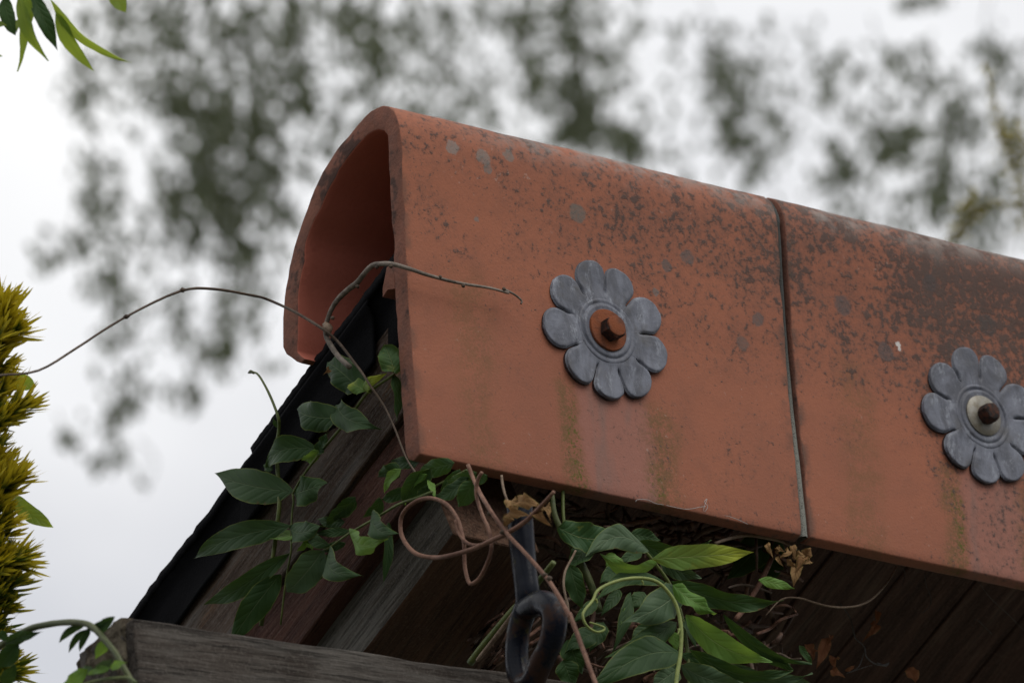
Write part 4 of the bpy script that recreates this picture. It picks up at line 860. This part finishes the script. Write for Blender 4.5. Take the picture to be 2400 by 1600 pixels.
dead('twisted reddish dead leaf stuck high on the soffit cobweb', '9', [(990, 895, 985, 1050, 55, dict(wave=1.6)), (985, 1020, 900, 1160, 95, {})], 'leaf_litter', SF)
dead('broad reddish dead leaf hanging low at the right of the leaf cluster', '9', [(545, 1150, 450, 1430, 115, dict(wave=1.0, curl=.08, roll=5)), (560, 1135, 560, 1200, 50, {})], 'leaf_litter', SF)
dead('pale brown dead leaf curled beside the broad reddish one', '9', [(340, 1210, 420, 1350, 90, {}), (400, 1300, 455, 1265, 60, {})], 'leaf_litter', SF)
dead('c shaped dead leaf at the bottom edge under the soffit', '9', [(650, 1335, 610, 1440, 75, dict(bend=.1)), (600, 1420, 700, 1500, 80, dict(bend=.25))], 'leaf_litter', SF)
dead('lone dead leaf lying at the bottom right under the soffit', '9', [(1290, 1430, 1360, 1550, 115, dict(shape='b', wave=1.4, curl=.08))], 'leaf_litter', SF)
dead('sliver of dead leaf in the grey web strand', '9', [(710, 1455, 800, 1405, 36, {})], 'leaf_litter', SF)
dead('small rusty leaf pressed behind the arch foot on the felt', '2', [(670, 1240, 625, 1280, 55, {})], 'leaf_dead', ('x', -.235))
# cobweb strands
cw = thing('cobweb', 'grey dusty cobweb strands below the right hand tile', 'cobweb', on('9', 900, 1300, SF))
for q, r_ in (([(660, 830), (760, 980), (800, 1150), (880, 1230), (900, 1320), (980, 1390), (1090, 1410)], .0009), ([(1940, 640), (2040, 780), (2200, 930), (2370, 1100)], .00035), ([(880, 1290), (830, 1420), (720, 1480)], .0005), ([(1090, 1410), (1110, 1380), (1060, 1400), (1000, 1380)], .0010), ([(1440, 560), (1450, 660), (1490, 760), (1490, 850), (1420, 920)], .0006),
              ([(1880, 1050), (1910, 980), (1990, 1050), (2060, 1120)], .0004), ([(1240, 510), (1260, 570), (1230, 680)], .0005), ([(960, 1400), (860, 1430), (720, 1480)], .0004)):
    tube('strand', path('9', q, SF), [r_ * .7, r_ * .9, r_ * .7], M['web_dusty'], cw, 5, 4, .8)
cw2 = thing('cobweb', 'white cobweb threads clinging to the bottom edge of the end tile', 'cobweb', on('8', 1000, 280, ('y', -.004)))
for q in ([(595, 235), (610, 220), (680, 222), (740, 248), (800, 258)], [(820, 262), (900, 280), (980, 290), (1070, 275), (1110, 270)], [(1105, 312), (1095, 290), (1120, 215), (1100, 240), (1125, 270), (1105, 310)], [(1250, 335), (1330, 360), (1420, 400)]):
    tube('strand', path('8', q, ('y', -.0025)), [.0002, .00028, .0002], M['web'], cw2, 5, 4, .4)

# ------------------------------------------------------------------ golden yew, left edge
yew = thing('golden_yew', 'golden yew branch with yellow tipped needles at the left edge', 'conifer', on('B', -200, 1500, ('d', 7.6)))
YP = ('d', 7.62)
def yew_shoot(z, axis, n, ln, gold=0):
    A = catmull([on(z, x, y, YP, o) for x, y, o in axis], 6)
    st_ = tube('shoot', A[::3] + [A[-1]], [.0016, .0013, .0008], M['stem_olive'], yew, 7, 2)
    vs_, fs, uv = [], [], []
    for k in range(int(n * .62)):
        t = rnd.random() ** .8 if k > 10 else .96 + rnd.random() * .04
        i = min(int(t * (len(A) - 1)), len(A) - 2); p = A[i].lerp(A[i + 1], t * (len(A) - 1) - i); d = (A[i + 1] - A[i]).normalized()
        q = d.orthogonal().normalized(); q.rotate(Matrix.Rotation(rnd.uniform(0, 2 * pi), 3, d))
        f = rnd.uniform(.5, 1.3); g = (d * f + q * rnd.uniform(.35, 1.05) + V((.10, -.1, .10))).normalized()
        L_ = ln * 1.75 * rnd.uniform(.55, 1.15) * (1 - .35 * max(0, t - .85) / .15); wd = g.cross(V((rnd.uniform(-1, 1), rnd.uniform(-1, 1), rnd.uniform(-1, 1)))).normalized() * .00175
        bendv = (d - g * .3 + V((0, 0, rnd.uniform(-.5, .9)))) * L_ * .17; nn = g.cross(wd).normalized() * .0004; u0 = min(.98, rnd.random() * .35 + gold * .63); b = len(vs_)
        for s, w in ((0, .5), (.25, 1), (.6, .95), (.85, .6), (1, .05)):
            c = p + g * L_ * s + bendv * s * s
            vs_ += [c - wd * w, c + nn * w, c + wd * w]; uv += [(u0, s)] * 3
        for r in range(4):
            a = b + r * 3
            fs += [(a, a + 1, a + 4, a + 3), (a + 1, a + 2, a + 5, a + 4)]
    tag(mesh('needles', vs_, fs, M['needle'], st_, uvs=uv), kind='stuff')
yew_shoot('B', [(-90, 700, 0), (-45, 480, 0), (-5, 300, .004), (20, 165, .006)], 210, .0185, 1.00)
yew_shoot('B', [(-130, 500, 0), (-60, 380, .01), (40, 330, .01), (95, 300, .012)], 120, .017, 0.90)
yew_shoot('B', [(-140, 960, .0), (-60, 860, 0), (40, 780, .006), (130, 725, .008)], 190, .0185, 0.70)
yew_shoot('B', [(-120, 900, -.01), (-60, 760, -.01), (-10, 660, -.01), (30, 600, -.01)], 90, .016, 0.40)
yew_shoot('B', [(-150, 1450, 0), (-70, 1330, 0), (10, 1210, .006), (90, 1130, .008)], 190, .0175, 0.90)
yew_shoot('B', [(-130, 1330, -.01), (-60, 1200, -.01), (-20, 1110, -.01), (25, 1075, -.01)], 70, .0155, 0.50)
yew_shoot('B', [(-150, 1600, 0), (-90, 1480, 0), (-20, 1420, .004), (30, 1385, .004)], 110, .016, 0.50)
yew_shoot('C', [(-300, 520, 0), (-150, 400, .004), (20, 320, .008), (150, 290, .010)], 220, .0195, 0.35)
yew_shoot('C', [(-250, 820, -.004), (-120, 700, 0), (0, 600, .004), (80, 520, .004)], 170, .0185, 0.15)
yew_shoot('C', [(-200, 960, -.006), (-100, 860, -.004), (-40, 800, 0), (20, 760, 0)], 90, .0165, 0.10)
yew_shoot('C', [(-260, 1620, -.004), (-130, 1520, -.004), (0, 1460, 0), (110, 1440, .002)], 130, .018, 0.00)
yew_shoot('C', [(-200, 1060, -.01), (-120, 1020, -.01), (-60, 1000, -.01)], 40, .016, 0.00)
for k, y in enumerate(range(715, 1600, 34)):                 # side shoots that close the column up
    g = 1 if y < 830 else .75 if y < 930 else .3 if y < 1060 else .85 if y < 1190 else .3 if y < 1260 else .12
    xr = {0: 8, 1: 14, 2: -6}[k % 3] - (26 if 1010 < y < 1075 or 1440 < y < 1500 else 0)
    yew_shoot('S', [(-95, y + 80, -.004), (-60, y + 50, 0), (-25, y + 18, .002), (xr, y - 4 + rnd.uniform(-10, 10), .004)], 95, .0150, g)
vs_, fs, cu = [], [], []
yc = on('S', -225, 1500, ('d', 7.64)); ztop = on('S', 0, 640, ('d', 7.62)).z
for k in range(26000):                                      # the body of the yew, left of the picture and below it
    low = k % 3 == 0; h = rnd.random(); a = rnd.uniform(0, 2 * pi); hgt = (3.2 if low else 1.25); zz = (ztop - 1.2 - h * hgt) if low else (ztop - h * hgt)
    rr = ((.11 + .12 * h) if low else .072 * min(1, .15 + 5 * h)) * sqrt(rnd.uniform(.12, 1)) * (1 + .18 * noise.noise(V((a * 1.5, zz * 6, 2))))
    p = V((yc.x + rr * cos(a), yc.y + rr * sin(a), zz)); g = V((cos(a) + rnd.gauss(0, .6), sin(a) + rnd.gauss(0, .6), rnd.gauss(.5, .5))).normalized() * rnd.uniform(.018, .034) * (1.6 if low else 1)
    w_ = g.orthogonal().normalized() * (.0032 if low else .0017); w_.rotate(Matrix.Rotation(rnd.uniform(0, pi), 3, g.normalized())); b = len(vs_); vs_ += [p - w_, p + w_, p + g + w_ * .2, p + g - w_ * .2]; fs.append((b, b + 1, b + 2, b + 3))
    u_ = rnd.random() * .35 + (.55 if rnd.random() < .5 else 0); cu += [(u_, 0), (u_, 0), (u_, 1), (u_, 1)]
tag(mesh('crown', vs_, fs, M['needle'], yew, smooth=False, uvs=cu), kind='stuff')
tube('trunk', [V((yc.x, yc.y, GROUND)), V((yc.x, yc.y, GROUND + 3)), V((yc.x, yc.y, ztop - .15))], [.06, .035, .006], M['bark'], yew, 10, 3)
w7 = thing('wisteria_leaf', 'round light green leaf peeping out behind the upper yew shoots', 'leaf', on('B', 60, 580, ('d', 7.66)))
leaf(w7, on('B', 40, 560, ('d', 7.66)), on('B', 200, 615, ('d', 7.66)), 92 / 2.41 * PXM, 'leaf_back', shape='b', name='blade')
w8 = thing('wisteria_leaf', 'single wavy green leaf sticking out below the middle yew shoots', 'leaf', on('B', 75, 1250, ('d', 7.66)))
leaf(w8, on('B', 60, 1235, ('d', 7.66)), on('B', 298, 1408, ('d', 7.64)), 92 / 2.41 * PXM, 'leaf_back', shape='b', name='blade', bend=.05, wave=1.2)

# ------------------------------------------------------------------ trees far behind
def in_cam(x, y, dist): return on('D', x, y, ('d', dist))
BLOBS_L = [(250, 20, 120, 60, .5), (420, 40, 120, 80, .6), (560, 90, 100, 90, .7), (660, 120, 60, 140, 1.0), (800, 60, 110, 90, .8), (860, 160, 70, 130, .9), (450, 190, 110, 90, .7), (400, 230, 80, 60, .9), (560, 250, 120, 100, .7), (700, 200, 60, 80, .9),
    (200, 200, 60, 60, .8), (470, 330, 90, 120, .8), (480, 420, 130, 70, .7), (580, 330, 60, 120, .9), (640, 400, 70, 120, .8), (420, 540, 120, 60, 1.1), (500, 480, 140, 80, .8), (560, 600, 70, 120, 1.1), (570, 720, 50, 60, .9), (640, 560, 60, 80, .5), (230, 480, 60, 90, .9), (170, 560, 60, 50, .7),
    (100, 600, 40, 30, .6), (230, 640, 50, 60, .7), (260, 780, 50, 40, 1.0), (300, 680, 50, 60, .5), (400, 720, 60, 80, .4), (420, 780, 40, 60, .5), (480, 800, 40, 60, .6), (520, 820, 50, 50, .7), (430, 900, 50, 40, .9), (310, 900, 60, 50, .5), (270, 960, 50, 50, .7), (170, 1010, 50, 25, .7), (240, 1060, 50, 25, 1.2),
    (330, 1100, 30, 40, .25), (830, 300, 60, 80, .6), (760, 330, 50, 60, .5), (330, 90, 150, 80, .35), (700, 40, 120, 60, .5)]
BLOBS_R = [(1050, 30, 80, 40, .5), (1170, 40, 60, 50, .6), (1280, 60, 100, 80, .9), (1340, 120, 60, 60, .9), (1230, 180, 60, 60, 1.0), (1320, 200, 80, 60, 1.0), (1340, 250, 60, 80, 1.0), (1300, 320, 80, 50, .7), (1450, 340, 70, 45, 1.2), (1400, 310, 60, 60, .8), (1000, 120, 60, 100, .4),
    (1080, 230, 100, 60, .25), (1000, 260, 80, 60, .3), (950, 60, 60, 60, .5), (1650, 175, 45, 50, 1.2), (1690, 240, 50, 50, 1.1), (1680, 320, 60, 45, .9), (1740, 370, 50, 50, .8), (1620, 90, 60, 40, .2), (1730, 160, 70, 40, .4), (1900, 215, 25, 45, .9), (1780, 280, 50, 50, .5), (1590, 410, 30, 15, .6)]
BLOBS_F = [(2040, 120, 25, 35, .7), (2120, 5, 60, 18, 1.0), (2280, 140, 50, 70, .7), (2080, 330, 50, 45, .9), (1930, 400, 60, 55, .8), (2020, 340, 60, 45, .8), (2210, 290, 60, 45, .9), (2170, 400, 50, 60, .7), (2280, 460, 60, 70, .7), (2330, 280, 40, 100, .5), (2200, 500, 60, 50, .8), (2120, 200, 80, 60, .25), (2130, 470, 60, 40, .6)]
def weeping(label, trunk_px, blobs, dist, seed, margin, boost=1.0, haze=()):
    r = random.Random(seed)
    foot = in_cam(trunk_px, 1500, dist + 1.0); foot.z = GROUND
    t = thing('weeping_birch', label, 'tree', foot, 'birch trees out of focus behind the roof')
    crown_top = in_cam(blobs[0][0], -250, dist)
    tp = V((foot.x, foot.y, crown_top.z + 1.6))
    tube('trunk', [foot, foot.lerp(tp, .35) + V((.15, .1, 0)), foot.lerp(tp, .7), tp], [.20, .15, .11, .05], M['bark'], t, 12, 5)
    xs = [b[0] for b in blobs]
    for k in range(7):
        xx = min(xs) + (max(xs) - min(xs)) * (k + .5) / 7
        e_ = in_cam(xx, r.uniform(-620, -380), dist + r.uniform(-.6, .6)); s_ = foot.lerp(tp, .90 + .015 * k)
        tube('branch', [s_, s_.lerp(e_, .5) + V((0, 0, .35)), e_, e_ - V((0, 0, .12))], [.04, .022, .006], M['bark'], t, 8, 4)
    vs_, fs = [], []
    def lf(p, sz):
        n_ = V((r.gauss(0, 1), r.gauss(0, 1), r.gauss(0, .5))).normalized(); a = n_.orthogonal().normalized(); a = (a + V((0, 0, -1.2))).normalized(); b = a.cross(n_).normalized()
        k = len(vs_); vs_.extend([p - a * sz * .5, p + b * sz * .33, p + a * sz * .62 + n_ * sz * .08, p - b * sz * .33]); fs.append((k, k + 1, k + 2, k + 3))
    tw = []
    for (bx, by, rx, ry, dn) in blobs:
        n_ = max(6, int(rx * ry * dn / 34 * boost))
        dd = dist + r.uniform(-.9, .9)
        ns = max(2, int(rx / 11)); st_ = [(bx + r.gauss(0, .5) * rx, by + r.uniform(-.5, .5) * ry, r.uniform(.5, 1.2)) for _ in range(ns)]
        for k in range(n_):
            if k % 2:
                lf(in_cam(bx + r.gauss(0, .5) * rx, by + r.gauss(0, .5) * ry, dd + r.gauss(0, .18)), r.uniform(.026, .044)); continue
            sx, sy, sl = r.choice(st_); v_ = r.uniform(-1, 1)
            x = sx + r.gauss(0, 7) + 5 * v_ * sin(sx); y = sy + v_ * ry * sl
            lf(in_cam(x, y, dd + r.gauss(0, .18)), r.uniform(.026, .042))
        x0 = bx + r.uniform(-30, 30); tw.append([in_cam(x0 + r.uniform(-40, 40), by - ry * 1.8 - 20, dd), in_cam(x0, by - ry, dd), in_cam(bx, by + ry * .9, dd)])
    for (xa, xb, ya, yb, cnt) in haze:                      # loose single leaves between the sprays
        for k in range(cnt): lf(in_cam(r.uniform(xa, xb), r.uniform(ya, yb), dist + r.gauss(0, .4)), r.uniform(.03, .05))
    x0, x1, y0, y1 = margin
    for k in range(700):                                    # the crown goes on outside the picture
        lf(in_cam(r.uniform(x0, x1), r.uniform(y0, y1), dist + r.gauss(0, .7)), r.uniform(.03, .05))
    tag(mesh('crown', vs_, fs, M['birch'], t, smooth=False), kind='stuff')
    for q in tw: tube('twig', q, [.0025, .002, .0012], M['bark'], t, 5, 3)
weeping('blurred weeping birch with hanging sprays left of the ridge tile', -2200, BLOBS_L, 22, 3, (-300, 900, -700, -90), .66, ((150, 950, -60, 500, 420), (180, 650, 450, 900, 80)))
weeping('blurred birch sprays in the middle above the end tile', 4300, BLOBS_R, 25, 5, (950, 1900, -700, -90), .95, ((930, 1480, -60, 380, 480), (1480, 1900, 40, 460, 190)))
weeping('blurred birch foliage at the far right above the second tile', 5200, BLOBS_F, 23, 8, (1950, 2700, -700, -90), 1.05, ((1900, 2360, 100, 600, 420),))
gt = thing('golden_conifer', 'blurred olive yellow conifer branch rising at the far right edge', 'conifer', V((in_cam(2450, 1500, 12).x, in_cam(2450, 1500, 12).y, GROUND)))
gb = in_cam(2900, 700, 12.6)
tube('trunk', [V((gb.x, gb.y, GROUND)), V((gb.x, gb.y, -2)), gb, in_cam(2950, 200, 12.6)], [.09, .07, .04, .02], M['bark'], gt, 10, 5)
r = random.Random(2)
for pts_, wd, nn_ in (([(2262, 150), (2285, 230), (2300, 300), (2315, 350)], 9, 110), ([(2315, 330), (2335, 390), (2350, 450), (2360, 520)], 34, 260), ([(2340, 300), (2375, 360), (2390, 440)], 30, 160), ([(2235, 450), (2215, 500), (2195, 540), (2180, 570)], 20, 130), ([(2260, 470), (2235, 500), (2215, 540)], 14, 60), ([(2250, 480), (2330, 470), (2420, 520)], 10, 50)):
    A = catmull([in_cam(x, y, 12) for x, y in pts_], 6)
    b_ = tube('branch', A[::4] + [A[-1]], [.0016, .0012, .0008], M['golden'], gt, 6, 2); vs_, fs = [], []
    for k in range(nn_):
        p = A[r.randrange(len(A))] + V((r.gauss(0, 1), r.gauss(0, 1), r.gauss(0, 1))) * wd / 2400 * .65
        d = V((r.gauss(0, 1), r.gauss(0, 1), r.gauss(.4, 1))).normalized() * .018; s = d.orthogonal().normalized() * .0025; q = len(vs_)
        vs_ += [p - s, p + s, p + d + s * .3, p + d - s * .3]; fs.append((q, q + 1, q + 2, q + 3))
    tag(mesh('needles', vs_, fs, M['golden'], b_, smooth=False), kind='stuff')

# unseen belt of trees behind the viewer, added to darken undersides and reflections
r = random.Random(11); vs_, fs = [], []
for k in range(9000):
    az = radians(r.uniform(140, 345)); top = 5.0 + 1.0 * noise.noise(V((az * 3, 0, 5))) + 1.0 * noise.noise(V((az * 9, 2, 5))); h = r.random() ** .9
    R_ = 15 + 2.2 * noise.noise(V((az * 5, h * 2, 1))) - 2.0 * h * h + r.uniform(-.4, .8)
    p = V((R_ * cos(az), R_ * sin(az), GROUND + h * top)); n_ = V((r.gauss(0, 1), r.gauss(0, 1), r.gauss(0, 1))).normalized(); a = n_.orthogonal().normalized() * r.uniform(.18, .42); b = n_.cross(a)
    q = len(vs_); vs_ += [p - a, p + b * .7, p + a, p - b * .7]; fs.append((q, q + 1, q + 2, q + 3))
tag(mesh('added_tree_belt', vs_, fs, M['birch'], smooth=False), 'unseen belt of trees added around the lawn to cut low light', 'trees', kind='stuff')
